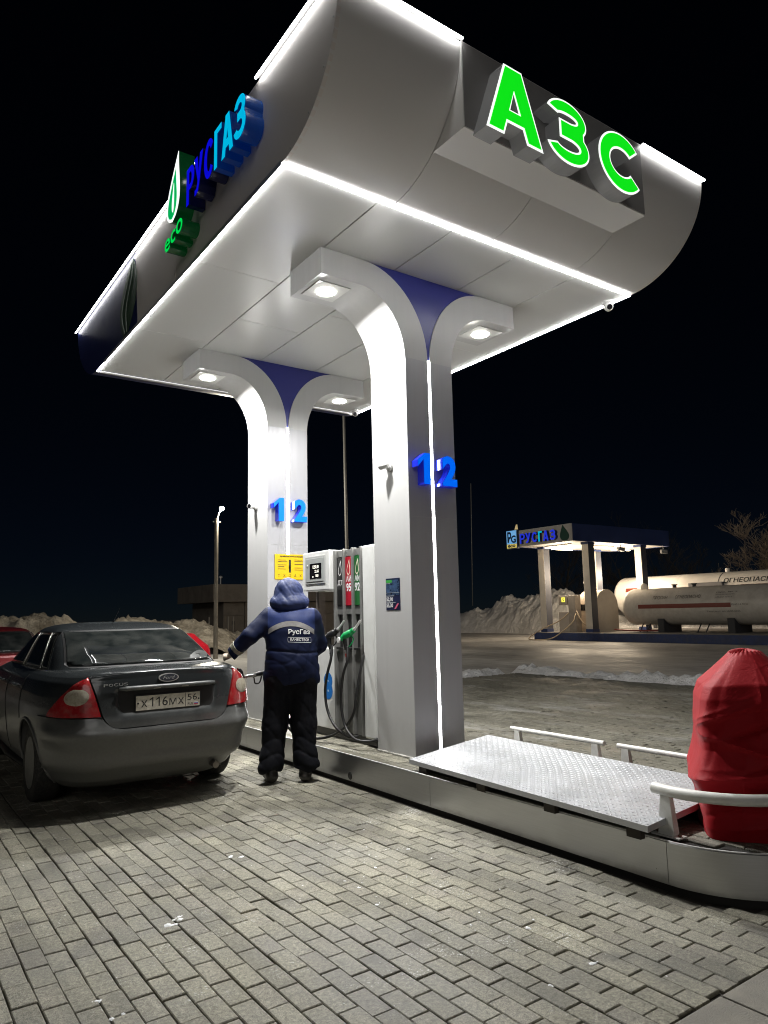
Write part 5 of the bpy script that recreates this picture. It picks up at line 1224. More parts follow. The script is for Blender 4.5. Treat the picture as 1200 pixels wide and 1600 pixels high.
# local frame: x to the right, y ahead, z up.  hips at .95, shoulders leaning forward
SHL, SHR = (-.185,.10,1.485), (.20,.07,1.46)
Mi = np.array(wm(ps).inverted())
def loc(p): return tuple(Mi[:3,:3]@np.array(p)+Mi[:3,3])
HAND = loc((2.70,6.445,1.098))
hv = np.array(HAND); shl = np.array(SHL)
EL = np.array(loc((2.885,6.25,1.315))); WR_ = np.array(loc((2.775,6.40,1.155)))
cloth, nt_, b_ = nodes_of('jacket_navy')
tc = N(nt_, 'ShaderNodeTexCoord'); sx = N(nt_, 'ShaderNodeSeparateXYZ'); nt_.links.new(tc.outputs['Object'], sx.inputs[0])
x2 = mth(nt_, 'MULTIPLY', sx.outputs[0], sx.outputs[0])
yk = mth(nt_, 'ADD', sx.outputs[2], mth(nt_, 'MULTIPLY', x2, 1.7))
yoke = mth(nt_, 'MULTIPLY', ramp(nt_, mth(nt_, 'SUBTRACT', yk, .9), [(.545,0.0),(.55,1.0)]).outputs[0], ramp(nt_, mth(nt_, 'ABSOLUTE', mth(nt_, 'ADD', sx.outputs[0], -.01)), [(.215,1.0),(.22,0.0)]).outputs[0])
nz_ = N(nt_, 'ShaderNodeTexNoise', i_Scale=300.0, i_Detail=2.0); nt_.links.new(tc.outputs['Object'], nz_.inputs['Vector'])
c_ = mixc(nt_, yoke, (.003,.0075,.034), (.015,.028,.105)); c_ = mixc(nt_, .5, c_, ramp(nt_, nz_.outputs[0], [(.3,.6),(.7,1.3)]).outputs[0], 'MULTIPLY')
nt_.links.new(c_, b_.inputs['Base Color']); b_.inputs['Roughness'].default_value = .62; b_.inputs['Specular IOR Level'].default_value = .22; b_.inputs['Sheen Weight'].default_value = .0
hoodm = mat('hood_blue', (.013,.025,.094), .65, var=.15, vs=20)
trou = mat('trousers_black', (.0028,.0034,.0065), .8, var=.25, vs=25, dirt=(.012,.011,.009), dirtamt=.3, spec=.2); bootm = mat('boot_black', (.012,.011,.010), .45, var=.3, vs=20, dirt=(.05,.04,.03), dirtamt=.6)
skin_m = mat('work_glove_pale', (.52,.44,.34), .7, var=.15, vs=40)
HX = .006
# body: one continuous figure under the clothes, with hand and fingers showing
fd = (hv-WR_)/np.linalg.norm(hv-WR_); sdv = np.cross(fd, (0,0,1)); sdv /= np.linalg.norm(sdv)
BR = [(lambda P: sd_ell(P, (0,.05,1.20), (.15,.10,.26)), .05), (lambda P: sd_cone(P, (0,.08,1.45), (-.01,.16,1.62), .06, .06), .04), (lambda P: sd_ell(P, (-.012,.19,1.70), (.078,.098,.112)), .03),
      (lambda P: sd_ell(P, (0,.02,.96), (.15,.10,.12)), .05),
      (lambda P: sd_cone(P, SHL, EL, .055, .045), .03), (lambda P: sd_cone(P, EL, WR_, .042, .032), .02), (lambda P: sd_cone(P, SHR, (.27,.20,1.20), .055, .045), .03), (lambda P: sd_cone(P, (.27,.20,1.20), (.10,.42,1.02), .042, .032), .02),
      (lambda P: sd_cone(P, (-.09,.02,.92), (-.15,.03,.50), .075, .055), .03), (lambda P: sd_cone(P, (-.15,.03,.50), (-.165,.0,.09), .052, .04), .02), (lambda P: sd_cone(P, (.09,.02,.92), (.115,.03,.50), .075, .055), .03), (lambda P: sd_cone(P, (.115,.03,.50), (.125,.0,.09), .052, .04), .02),
      (lambda P: sd_ell(P, hv-fd*.035+np.array([0,0,.012]), (.050,.055,.030)), .02)]
fl = (.062,.072,.068,.054)
for q in range(4):
    o_ = sdv*(-.034+.023*q); p0 = hv-fd*.005+o_; p1 = p0+fd*fl[q]*.55+np.array([0,0,-.002]); p2 = p1+fd*fl[q]*.5+np.array([0,0,-.016])
    BR += [((lambda a, c: (lambda P: sd_cone(P, a, c, .0105, .010)))(p0, p1), .008), ((lambda a, c: (lambda P: sd_cone(P, a, c, .010, .0085)))(p1, p2), .005)]
p0 = hv-fd*.055+sdv*.042; p1 = p0+fd*.035+sdv*.022+np.array([0,0,-.006]); p2 = p1+fd*.03+sdv*.004+np.array([0,0,-.012])
BR += [(lambda P: sd_cone(P, p0, p1, .013, .011), .01), (lambda P: sd_cone(P, p1, p2, .011, .009), .005)]
F_, og, _ = field(BR, ((-.62,.40),(-.16,.62),(.03,1.84)), .0085)
V, Fc = surface_nets(F_, og, .0085); mk('body', V, Fc, skin_m, ps, smooth=True, local=True)
# jacket
def wr(P):
    x, y, z = P[...,0], P[...,1], P[...,2]
    a = np.sin(z*52+3.0*np.sin(x*7+1)+2.0*np.sin(y*9+z*4)); b2 = np.sin(z*34-x*26+2*np.sin(x*11+z*9)); c2 = np.sin(x*48+z*30+2*np.sin(z*14+y*10))
    low = np.clip((1.42-z)/.25, .15, 1)
    
    def cr(v, p): return (1-np.abs(v))**p
    s1 = np.sin(z*27+2.2*np.sin(x*5+1)+1.5*np.sin(y*7+z*5)); s2 = np.sin(z*19-x*15+1.6*np.sin(x*9+z*7)); s3 = np.sin(x*22+z*15+1.8*np.sin(z*12+y*8))
    return low*(.0045*cr(s1,2)*np.clip(.5+np.sin(x*6+z*4),0,1)+.005*cr(s2,3)*np.clip(.4+np.sin(x*5-z*7+2),0,1)+.003*cr(s3,3))-.003*low-.0012*a-.0012*b2-.0006*c2+.009*np.exp(-((z-1.165+.015*np.sin(x*9))/.011)**2)*(np.abs(x)<.3)
JR = [(lambda P: sd_ell(P, (.014,.055,1.30), (.246,.180,.245), rx(.10)), .06), (lambda P: sd_ell(P, (.014,.02,1.05), (.248,.175,.265)), .09),
      (lambda P: sd_cone(P, (-.165,.085,1.475), (.18,.06,1.46), .094, .094), .07),
      (lambda P: sd_cone(P, (-.155,.03,.90), (.175,.03,.90), .088, .088), .10),
      (lambda P: sd_cone(P, SHL, EL, .094, .078), .045), (lambda P: sd_cone(P, EL, WR_, .076, .052), .02), (lambda P: sd_cone(P, (EL+WR_)/2, WR_, .062, .058), .02),
      (lambda P: sd_cone(P, SHR, (.275,.17,1.215), .096, .080), .045), (lambda P: sd_cone(P, (.275,.17,1.215), (.12,.40,1.03), .078, .058), .02),
      (lambda P: sd_cone(P, (0,.11,1.55), (0,.13,1.60), .095, .09), .04)]
JD, og, PJ = field(JR, ((-.66,.44),(-.24,.56),(.845,1.68)), .0085, wr)
zz_ = PJ[...,2]; hem = .872+.012*np.sin(PJ[...,0]*14)
JD = np.maximum(JD, hem-zz_)
wd = (PJ-WR_)@fd; JD = np.where(np.linalg.norm(PJ-WR_, axis=-1) < .16, np.maximum(JD, wd-.012), JD)
V, Fc = surface_nets(JD, og, .0085); jk = mk('jacket', V, Fc, cloth, ps, smooth=True, local=True)
# conforming prints on the back of the jacket
def back_y(x, z):
    i = np.clip(((x-og[0])/.0085), 0, JD.shape[0]-2); k = np.clip(((z-og[2])/.0085), 0, JD.shape[2]-2); i0, k0 = i.astype(int), k.astype(int)
    out = np.zeros(len(x))
    for n_, (a, c) in enumerate(zip(i0, k0)):
        u, v = i[n_]-a, k[n_]-c
        colm = (JD[a,:,c]*(1-u)+JD[a+1,:,c]*u)*(1-v)+(JD[a,:,c+1]*(1-u)+JD[a+1,:,c+1]*u)*v
        w_ = np.where(colm < 0)[0]; j = w_[0] if len(w_) else 20
        f0, f1 = colm[j-1], colm[j]; out[n_] = og[1]+.0085*(j-1+f0/(f0-f1+1e-9))
    return out
ms = MB()
def conform(name, V2, F, mt, par_, off=.005):
    V2 = np.array(V2); y = back_y(V2[:,0], V2[:,1])-off; mk(name, np.c_[V2[:,0], y, V2[:,1]], F, mt, par_, smooth=False, local=True)
nx_, nz2 = 60, 5; G = []; 
for k in range(nz2):
    for i in range(nx_):
        x = -.212+.424*i/(nx_-1)+.01; G.append((x, 1.447-1.7*x*x-.048*(1-k/(nz2-1))))
Fq = [(k*nx_+i, k*nx_+i+1, (k+1)*nx_+i+1, (k+1)*nx_+i) for k in range(nz2-1) for i in range(nx_-1)]
conform('reflective_band', G, Fq, mat('reflective_grey', (.20,.195,.19), .4, var=.15, vs=30), jk, .004)
wp = mat('print_white', (.78,.78,.78), .5)
def jtext(s_, x, z, w_, h_, bold, slope=0.0):
    V2, F = text_geo(s_, bold, 0.0)
    conform('print', np.c_[x+V2[:,0]*w_, z+V2[:,1]*h_+slope*V2[:,0]*w_], F, wp, jk)
jtext('РусГаз', -.02, 1.318, .20, .056, .03, -.04); jtext('КАЧЕСТВО!', -.002, 1.268, .17, .026, .02, -.06)
ol = [(-.022+.212*t, 1.256-.06*.212*t) for t in np.linspace(0,1,24)]+[(.19, 1.296-.0127)]+[(.19-.212*t, 1.302-.0127+.0127*t) for t in np.linspace(0,1,24)]+[(-.026,1.28)]
n = len(ol); cxm, czm = .084, 1.274
inn = [(cxm+(p[0]-cxm)*.985, czm+(p[1]-czm)*.86) for p in ol]
conform('print_outline', ol+inn, [(i,(i+1)%n,n+(i+1)%n,n+i) for i in range(n)], wp, jk)
# reflective cuff band on the left sleeve
cc = np.array(EL)+(WR_-np.array(EL))*.70; axd = (WR_-np.array(EL))/np.linalg.norm(WR_-np.array(EL))
MB().tube([tuple(cc-axd*.022), tuple(cc-axd*.02), tuple(cc+axd*.02), tuple(cc+axd*.022)], [.066,.0715,.069,.064], 26).build('cuff_band', mat('cuff_olive', (.26,.25,.19), .5, var=.2, vs=40), jk, smooth=True, local=True, auto=60)
# hood
def wh(P): x, y, z = P[...,0], P[...,1], P[...,2]; return .006*(1-np.abs(np.sin(x*34+z*9+1.5*np.sin(z*11))))**4*np.clip((z-1.60)/.05,0,1)+.0035*(1-np.abs(np.sin(z*26+x*12+2*np.sin(x*13+1))))**3+.003*(1-np.abs(np.sin(x*26+z*14+y*9)))**3+.004*(1-np.abs(np.sin(y*33+z*17-x*12)))**4-.004
HR = [(lambda P: sd_ell(P, (-.012,.160,1.715), (.136,.152,.143)), .05), (lambda P: sd_ell(P, (-.004,.10,1.622), (.188,.142,.092), rx(.2)), .05), (lambda P: sd_cone(P, (-.10,.12,1.585), (-.125,.19,1.60), .05, .045), .04)]
HD, og2, PH = field(HR, ((-.26,.24),(-.12,.42),(1.46,1.90)), .0085, wh)
open_ = sd_ell(PH, (-.02,.36,1.69), (.085,.16,.12)); HD = np.maximum(HD, -open_)
V, Fc = surface_nets(HD, og2, .0085); mk('hood', V, Fc, hoodm, ps, smooth=True, local=True)
# trousers
def wt_(P):
    x, y, z = P[...,0], P[...,1], P[...,2]; lowr = np.clip((.62-z)/.4, .12, 1)
    return .011*lowr*(1-np.abs(np.sin(z*24+2.2*np.sin(x*9+y*6)+1.2*np.sin(y*13))))**2-.010*lowr+.004*(1-np.abs(np.sin(x*20+z*16+y*9)))**3
TRp = [(lambda P: sd_cone(P, (-.10,.03,.93), (.12,.03,.93), .135, .135), .05),
      (lambda P: sd_cone(P, (-.105,.03,.88), (-.145,.035,.50), .134, .112), .05), (lambda P: sd_cone(P, (-.145,.035,.50), (-.17,.0,.17), .108, .098), .04), (lambda P: sd_cone(P, (-.175,-.005,.22), (-.19,-.015,.135), .090, .098), .04),
      (lambda P: sd_cone(P, (.115,.03,.88), (.125,.035,.50), .134, .114), .05), (lambda P: sd_cone(P, (.125,.035,.50), (.128,.0,.17), .110, .098), .04), (lambda P: sd_cone(P, (.14,-.0,.23), (.158,-.01,.14), .088, .098), .04)]
TD, og3, PT = field(TRp, ((-.34,.32),(-.20,.26),(.07,1.12)), .0095, wt_)
TD = np.maximum(TD, .105+.02*np.sin(PT[...,0]*30)-PT[...,2])
V, Fc = surface_nets(TD, og3, .0095); mk('trousers', V, Fc, trou, ps, smooth=True, local=True)
for s, x, y, r_ in ((-1,-.178,.012,.22),(1,.135,-.012,-.12)):
    cr_, sr_ = math.cos(r_), math.sin(r_)
    def L2(a, b2, z): return (x+a*cr_-b2*sr_, y+a*sr_+b2*cr_, z)
    BRp = [((lambda a, c, ra, rb: (lambda P: sd_cone(P, a, c, ra, rb)))(L2(0,-.045,.055), L2(0,.15,.045), .048, .046), .03), ((lambda a, c, ra, rb: (lambda P: sd_cone(P, a, c, ra, rb)))(L2(0,-.035,.07), L2(0,-.02,.20), .055, .066), .03)]
    bx_ = ((x-.14,x+.14),(y-.16,y+.26),(-.02,.26))
    BD, og4, PB = field(BRp, bx_, .008, lambda P: -.002*np.sin(P[...,2]*90+P[...,0]*30))
    BD = np.maximum(BD, .004-PB[...,2])
    V, Fc = surface_nets(BD, og4, .008); bo = mk('boot', V, Fc, bootm, ps, smooth=True, local=True, auto=60)
# ------------------------------------------------------------------ far gas filling point
blu = mat('navy_fascia', (.03,.05,.15), .45, var=.15, vs=1.5); cream = mat('cream_paint', (.62,.57,.50), .5, var=.08, vs=2); soff2 = mat('far_soffit', (.42,.40,.37), .5, var=.05, vs=1)
warm = mat('tube_glow', (1,.9,.75), .5, emit=(1,.80,.52), es=8)
gi = empty('gas_island', (33, 20, 0)); tag(gi, kind='structure')
b = MB(); b.box(28.45, 36.0, 8.0, 26.55, -.06, .33); b.build('slab', mat('slab_dark', (.16,.15,.14), .85, var=.25, vs=2), gi)
b = MB(); b.box(28.4, 28.46, 7.9, 26.6, -.06, .315, .01); b.build('kerb_face', mat('blue_kerb', (.02,.04,.13), .55, var=.3, vs=3, dirt=(.1,.09,.08), dirtamt=.4), gi)
b = MB(); b.box(28.46, 36.0, 26.55, 26.6, -.06, .315, .01); b.build('kerb_face', MATS['blue_kerb'], gi)
gc = empty('gas_canopy', (31.6, 25, .33)); tag(gc, 'small flat navy canopy of the gas filling point with four posts', 'canopy')
GX0, GX1, GY0, GY1, GZ0, GZ1 = 27.65, 35.7, 23.1, 27.0, 4.80, 5.66
def gbox(name, a, c, d, e_, f, g, mt, bev=.01, par_=gc): q = MB(); q.box(a, c, d, e_, f, g, bev); return q.build(name, mt, par_)
gbox('soffit', GX0+.06, GX1-.06, GY0+.06, GY1-.06, GZ0+.02, GZ0+.10, soff2)
gbox('fascia', GX0, GX0+.05, GY0, GY1, GZ0, GZ1, mat('far_sign_fascia', (.52,.49,.46), .5, var=.06, vs=1))
gbox('fascia', GX0+.055, GX1, GY0, GY0+.05, GZ0, GZ1, blu); gbox('fascia', GX1-.05, GX1, GY0+.055, GY1, GZ0, GZ1, blu); gbox('fascia', GX0+.055, GX1-.055, GY1-.05, GY1, GZ0, GZ1, blu)
gbox('roof', GX0+.055, GX1-.055, GY0+.055, GY1-.055, GZ1-.1, GZ1-.06, blu)
gbox('lower_edge', GX0-.02, GX0+.0, GY0, GY1, GZ0-.01, GZ0+.05, cream)
for x, y in ((29.0,23.27),(29.0,26.22),(33.3,23.27),(33.3,26.22)):
    p = gbox('post', x, x+.46, y, y+.40, .33, 4.72, cream, .01); gbox('capital', x-.03, x+.49, y-.03, y+.43, 4.70, 4.82, blu, .01, p); gbox('plinth', x-.02, x+.48, y-.02, y+.42, .33, .50, blu, .01, p)
    gbox('dark_side', x+.005, x+.455, y-.006, y-.001, .5, 4.70, mat('post_dark_side', (.06,.065,.085), .5), 0, p)  # thin darker sheet over one face of the post
def tube_light(x, y, w=44, along='y', ln=1.5):
    t = gbox('tube_lamp', x-(.08 if along == 'y' else ln/2), x+(.08 if along == 'y' else ln/2), y-(ln/2 if along == 'y' else .08), y+(ln/2 if along == 'y' else .08), 4.745, 4.82, wpl, .01)
    d = (0,1,0) if along == 'y' else (1,0,0); c = Vector((x,y,4.72))
    for o_ in (-.04,.04):
        q = Vector((o_,0,0)) if along == 'y' else Vector((0,o_,0)); MB().tube([c+q-Vector(d)*ln/2, c+q+Vector(d)*ln/2], .022, 8).build('tube', warm, t, smooth=True)
    L = bpy.data.lights.new('tube_glow', 'POINT'); L.shadow_soft_size = .25; L.energy = w; L.color = (1,.82,.60)
    lo = bpy.data.objects.new('tube_glow', L); COL.objects.link(lo); lo.parent = t; lo.location = Vector((x-31.6, y-25, 3.4-.33))
tube_light(28.9, 25.1, 90, 'y', 1.7); tube_light(31.5, 24.4, 240, 'x', 2.0); tube_light(30.6, 26.3, 260, 'x', 1.6); tube_light(34.2, 25.2, 330, 'x', 1.6)
for x, y in ((31.2,23.0),(34.9,23.0)):
    f = gbox('floodlight', x-.25, x+.25, y-.12, y+.02, 4.38, 4.58, mat('floodlight_grey', (.3,.3,.3), .5), .02); MB().tube([(x,y-.05,4.58),(x,y,4.80)], .02, 6).build('bracket', MATS['floodlight_grey'], f)
fb1 = mat('far_blue_face', (.01,.02,.5), .3, emit=(.03,.06,1), es=.35); fb2 = mat('far_cyan_face', (.0,.4,.5), .3, emit=(.0,.6,.85), es=.4); fbs = mat('far_blue_side', (.01,.02,.12), .3)
for i, (s_, ya) in enumerate(zip('РУСГАЗ', (26.42,26.02,25.58,25.14,24.82,24.36))):
    lp = big_glyph(s_, .36 if s_ != 'Г' else .26, .52, .10)
    V, F = glyph_mesh(lp, lambda x, y, d: (GX0-.001-d, ya-x, 4.93+y), .16); L_ = fixn(mk('letter', V, F, fbs, gc))
    V, F = glyph_mesh(lp, lambda x, y, d: (GX0-.166, ya-x, 4.93+y)); fixn(mk('face', V, F, fb2 if s_ == 'Г' else fb1, L_))
lgb = gbox('logo_box', GX0-.16, GX0-.01, 26.62, 27.42, 4.72, 5.72, mat('logo_side', (.03,.05,.10), .4), .02)
gbox('logo_face', GX0-.166, GX0-.161, 26.66, 27.38, 4.98, 5.68, mat('logo_glow_blue', (.3,.5,.7), .4, emit=(.15,.5,1), es=.38), 0, lgb); gbox('logo_face', GX0-.166, GX0-.161, 26.66, 27.38, 4.76, 4.97, mat('logo_glow_yellow', (.6,.5,.1), .4, emit=(1,.8,.2), es=.35), 0, lgb)
for s_, ya, za, w_, h_, mt in (('Р',27.32,5.05,.30,.58,'far_navy_print'),('G',27.06,5.02,.36,.40,'far_navy_print'),('eco',27.30,4.79,.55,.15,'far_navy_print')):
    W, F = place_text(s_, (GX0-.169, ya, za), (0,-1,0), (0,0,1), w_, h_, 0, (-1,0,0), .04); mk('print', W, F, mat('far_navy_print', (.01,.03,.10), .4), lgb)
b = MB(); b.prism(teardrop(26.72, 5.45, 5.98, .2, .06), 'x', GX0-.15, GX0-.05); fixn(b.build('flame', mat('flame_glow', (.6,.5,.3), .4, emit=(1,.75,.35), es=.25), lgb))
b = MB(); b.prism(teardrop(23.55, 4.82, 5.64, .62, -.12), 'x', GX0-.004, GX0-.012); fixn(b.build('leaf_graphic', mat('far_leaf', (.02,.07,.05), .4), gc))
# propane tank on saddles
tk = mat('tank_paint', (.64,.60,.54), .45, var=.1, vs=1.6, dirt=(.4,.34,.28), dirtamt=.4)
def tank(name, x, z, r_, y0, y1, mt, label, cat='tank'):
    t = empty(name, (x, (y0+y1)/2, z-r_)); tag(t, label, cat)
    pr = [(r_*math.cos(a), y1-r_*.55+r_*.55*math.sin(a)) for a in np.linspace(0, PI/2-.02, 12)]; pr0 = [(r_*math.cos(a), y0+r_*.55-r_*.55*math.sin(a)) for a in np.linspace(PI/2-.02, 0, 12)]
    b = MB(); b.lathe(pr0+pr, (x, 0, z), 'y', 48); fixn(b.build('shell', mt, t, smooth=True, auto=50))
    return t
t1 = tank('gas_tank', 30.9, 1.53, .87, 12.5, 22.55, tk, 'cream gas storage tank with red stripe lying on saddles')
def stripe(t, x, r_, z, za, zb, ya, yb, mt, name='stripe'):
    V = []; F = []; k = 6
    for i in range(k):
        zz2 = za+(zb-za)*i/(k-1); xx = x-math.sqrt(max(0, r_*r_-(zz2-z)**2))-.006; V += [(xx, ya, zz2), (xx, yb, zz2)]
    F = [(2*i,2*i+1,2*i+3,2*i+2) for i in range(k-1)]; mk(name, V, F, mt, t)
redst = mat('stripe_red', (.20,.035,.02), .5)
stripe(t1, 30.9, .87, 1.53, 1.44, 1.63, 21.35, 16.75, redst)
tp = mat('tank_print', (.10,.085,.07), .6)
def ttext(t, s_, ya, za, w_, h_, x, r_, z, mt=tp, bold=.0):
    tilt = (za+h_/2-z)/r_; xx = x-math.sqrt(max(0, r_*r_-(za+h_/2-z)**2))-.012-tilt*h_/2
    W, F = place_text(s_, (xx, ya, za), (0,-1,0), (tilt,0,math.sqrt(1-tilt*tilt)), w_, h_, 0, (-1,0,0), bold); W[:,0] -= .02; mk('lettering', W, F, mt, t)
ttext(t1, 'ПРОПАН', 20.55, 1.86, .75, .17, 30.9, .87, 1.53); ttext(t1, 'ОГНЕОПАСНО', 19.4, 1.87, 1.25, .17, 30.9, .87, 1.53)
for i, s_ in enumerate(('инв. № 2', 'рабочее давление 1,6 МПа', 'объём 10 м3')): ttext(t1, s_, 17.45, 2.07-.11*i, .95-.1*i, .07, 30.9, .87, 1.53)
ttext(t1, 'Рраб 1,6 МПа', 16.7, 1.50, .7, .09, 30.9, .87, 1.53); ttext(t1, 'Гидр.исп. до 10.03.2026', 17.85, 1.22, 1.5, .08, 30.9, .87, 1.53)
for y in (20.3, 16.9, 14.0):
    b = MB(); b.prism([(30.2,.33),(31.6,.33),(31.6,.95)]+[(30.9+.86*math.cos(a), 1.53+.86*math.sin(a)) for a in np.linspace(-.72,-PI+.72,10)]+[(30.2,.95)], 'y', y-.16, y+.16); fixn(b.build('saddle', mat('saddle_dark', (.035,.035,.04), .6), t1))
MB().lathe([(.17,-.025),(.20,-.02),(.21,0),(.20,.02),(.17,.025),(.14,.02),(.13,0),(.14,-.02)], (30.7,21.4,2.45), 'x', 20).build('lifting_eye', tk, t1, smooth=True)
MB().tube(crv([(30.2,22.9,.45),(30.15,22.3,.42),(30.2,21.2,.40),(30.3,20.4,.42)],5), .04, 8).build('pipe', mat('pipe_red', (.22,.03,.02), .5), t1, smooth=True)
for y in (21.6,21.2,18.6,18.2,15.3): MB().tube([(30.4,y,.33),(30.6,y-.1,.75)], .03, 6).build('pipe', MATS['saddle_dark'], t1)
for y in (14.2,17.4,20.6): MB().lathe([(.8715,-.012),(.876,-.006),(.876,.006),(.8715,.012)], (30.9,y,1.53), 'y', 48).build('weld_seam', tk, t1, smooth=True)
for y in (19.9,18.9): MB().lathe([(0,0),(.09,0),(.09,.12),(.14,.13),(.14,.17),(0,.18)], (30.9,y,2.38), 'z', 14).build('valve_flange', MATS['saddle_dark'], t1)
# tanker behind
tw = mat('tanker_white', (.74,.71,.66), .35, var=.06, vs=1.4)
t2 = tank('tanker_trailer', 37.1, 2.2, 1.08, 8.0, 27.6, tw, 'long white tanker trailer with black lettering behind the gas tank', 'tanker')
ttext(t2, 'ОГНЕОПАСНО-ПРОПАН', 20.45, 2.68, 4.6, .30, 37.1, 1.08, 2.2, mat('tanker_black', (.02,.02,.02), .5), .01)
stripe(t2, 37.1, 1.08, 2.2, 2.40, 2.62, 26.4, 24.9, redst); stripe(t2, 37.1, 1.08, 2.2, 2.40, 2.56, 19.5, 10, redst)
for y in (23.2,25.4,17.5): MB().lathe([(1.081,-.02),(1.087,-.012),(1.087,.012),(1.081,.02)], (37.1,y,2.2), 'y', 48).build('weld_seam', tw, t2, smooth=True)
MB().tube([(36.6,26.9,1.2),(36.25,26.6,2.0),(36.5,26.5,3.1)], .025, 6).build('ladder_rail', MATS['saddle_dark'], t2)
b = MB(); b.box(35.9,36.5,20.4,22.3,2.52,2.74,.02); b.build('locker', mat('locker_grey', (.10,.10,.11), .5), t2)
b = MB(); b.lathe([(0,0),(.12,0),(.12,.2),(.08,.22),(0,.22)], (37.1,20.7,3.26), 'z', 12); b.build('hatch', tw, t2)
MB().lathe([(1.083,-.02),(1.09,-.02),(1.09,.02),(1.083,.02)], (37.1,20.75,2.2), 'y', 48).build('band', MATS['locker_grey'], t2)
for y in (11,12.4,13.8): 
    for x in (36.3,37.9): MB().lathe([(.2,-.14),(.45,-.14),(.48,0),(.45,.14),(.2,.14)], (x,y,.47), 'x', 24).build('wheel', mat('tyre_far', (.02,.02,.02), .8), t2, smooth=True, auto=40)
b = MB(); b.box(36.6,37.6,9,27,1.0,1.2); b.build('chassis', MATS['saddle_dark'], t2)
for x in (36.6,37.5): b = MB(); b.box(x,x+.12,24.9,25.1,-.06,1.05); b.build('landing_leg', MATS['saddle_dark'], t2)
# arched pump cabinet, gas dispenser
cabm = mat('cabinet_paint', (.56,.47,.38), .5, var=.08, vs=2)
gcab = empty('pump_cabinet', (30.9, 24.4, .33)); tag(gcab, 'cream cabinet with arched top between the gas canopy posts', 'cabinet')
ar = [(30.05,.33),(31.75,.33),(31.75,1.60)]+[(30.9+.85*math.cos(a), 1.60+.85*math.sin(a)) for a in np.linspace(.08,PI-.08,16)]+[(30.05,1.60)]
b = MB(); b.prism(ar, 'y', 23.85, 25.0); fixn(b.build('shell', cabm, gcab, smooth=True, auto=40))
b = MB(); b.prism([(30.9+(p[0]-30.9)*1.02, .33+(p[1]-.33)*1.012) for p in ar], 'y', 23.80, 23.845); fixn(b.build('end_panel', mat('cabinet_end', (.36,.33,.29), .55, var=.1, vs=2), gcab))
b = MB(); b.box(30.03,30.049,24.45,24.95,.5,1.75); b.build('door', mat('cabinet_door', (.60,.50,.40), .5), gcab); b = MB(); b.box(30.02,30.03,24.50,24.90,1.40,1.72); b.build('window', glassb, gcab)
gd = empty('gas_dispenser', (29.45, 25.2, .33)); tag(gd, 'grey gas dispenser with lit yellow display beside the front post', 'fuel dispenser')
gdm = mat('gas_dispenser_grey', (.28,.25,.22), .5, var=.15, vs=4)
for nm, a, c, d, e_, f, g in (('body',29.25,29.7,24.5,24.95,.33,2.2),('lower_frame',29.3,29.7,24.95,25.65,.33,1.35),('head',29.22,29.66,25.0,25.55,1.72,2.18)): q = MB(); q.box(a,c,d,e_,f,g,.02); q.build(nm, gdm if nm != 'lower_frame' else mat('frame_grey',(.4,.36,.32),.5), gd)
q = MB(); q.box(29.205,29.217,25.12,25.34,1.86,2.10); q.build('display', mat('display_yellow', (.7,.7,.1), .4, emit=(1,.95,.12), es=.65), gd)
W, F = place_text('5', (29.203, 25.28, 1.90), (0,-1,0), (0,0,1), .10, .15, 0, (-1,0,0), .02); mk('digit', W, F, glassb, gd)
pal = mat('hose_pale', (.45,.36,.25), .5)
for pts in ([(29.3,24.9,1.35),(29.0,25.4,.9),(28.6,26.2,.5),(28.2,26.7,.1),(28.0,26.5,-.02),(28.0,25.6,-.02),(28.1,24.9,.15),(28.8,24.4,.8),(29.25,24.5,1.25)], [(29.3,24.5,1.4),(29.2,24.1,.9),(29.4,23.8,.55),(29.8,23.9,.45)]): MB().tube(crv(pts,8), .028, 8).build('hose', pal, gd, smooth=True)
vp_ = empty('vent_pipe', (31.5,25.6,.33)); tag(vp_, 'thin vent pipe with round valve behind the gas dispenser', 'pipe')
MB().tube([(31.5,25.6,.33),(31.5,25.6,3.0)], .035, 8).build('pipe', cream, vp_, smooth=True); MB().lathe([(0,-.1),(.1,-.06),(.12,0),(.1,.06),(.04,.1),(.05,.3),(0,.32)], (31.5,25.6,2.9), 'z', 14).build('valve', mat('valve_grey', (.45,.43,.4), .4, .5), vp_, smooth=True)

# ------------------------------------------------------------------ left background: lamp post, building, masts
sl = empty('street_lamp', (10.62,26,-.06)); tag(sl, 'lit street lamp on a tall concrete pole by the far building', 'street lamp')
conc = mat('pole_concrete', (.30,.27,.22), .85, var=.15, vs=3)
MB().tube([(10.62,26,-.06),(10.60,26,5.25)], [.09,.07], 10).build('pole', conc, sl, smooth=True, auto=50)
MB().tube(crv([(10.60,26,5.0),(10.66,25.97,5.40),(10.76,25.94,5.58)],4), .022, 6).build('arm', mat('arm_steel', (.2,.19,.17), .5, .4), sl, smooth=True)
MB().tube([(10.46,26,5.1),(10.75,26,5.1)], .024, 6).build('crossbar', MATS['arm_steel'], sl)
h_ = MB(); h_.lathe([(0,-.075),(.075,-.06),(.10,.01),(.07,.07),(0,.08)], (10.785,25.94,5.62), 'z', 14); h_.build('head', mat('street_lamp_glow', (1,1,.9), .4, emit=(1,.93,.70), es=40), sl, smooth=True)
L = bpy.data.lights.new('street_lamp_light', 'POINT'); L.energy = 900; L.color = (1,.92,.76); L.shadow_soft_size = .15
lo = bpy.data.objects.new('street_lamp_light', L); COL.objects.link(lo); lo.parent = sl; lo.location = (.165,-.06,5.52)
bd = empty('concrete_building', (23,48,-.06)); tag(bd, 'low grey concrete building behind the street lamp', 'building')
bc = mat('building_concrete', (.16,.14,.118), .85, var=.12, vs=.6, dirt=(.06,.05,.04), dirtamt=.5)
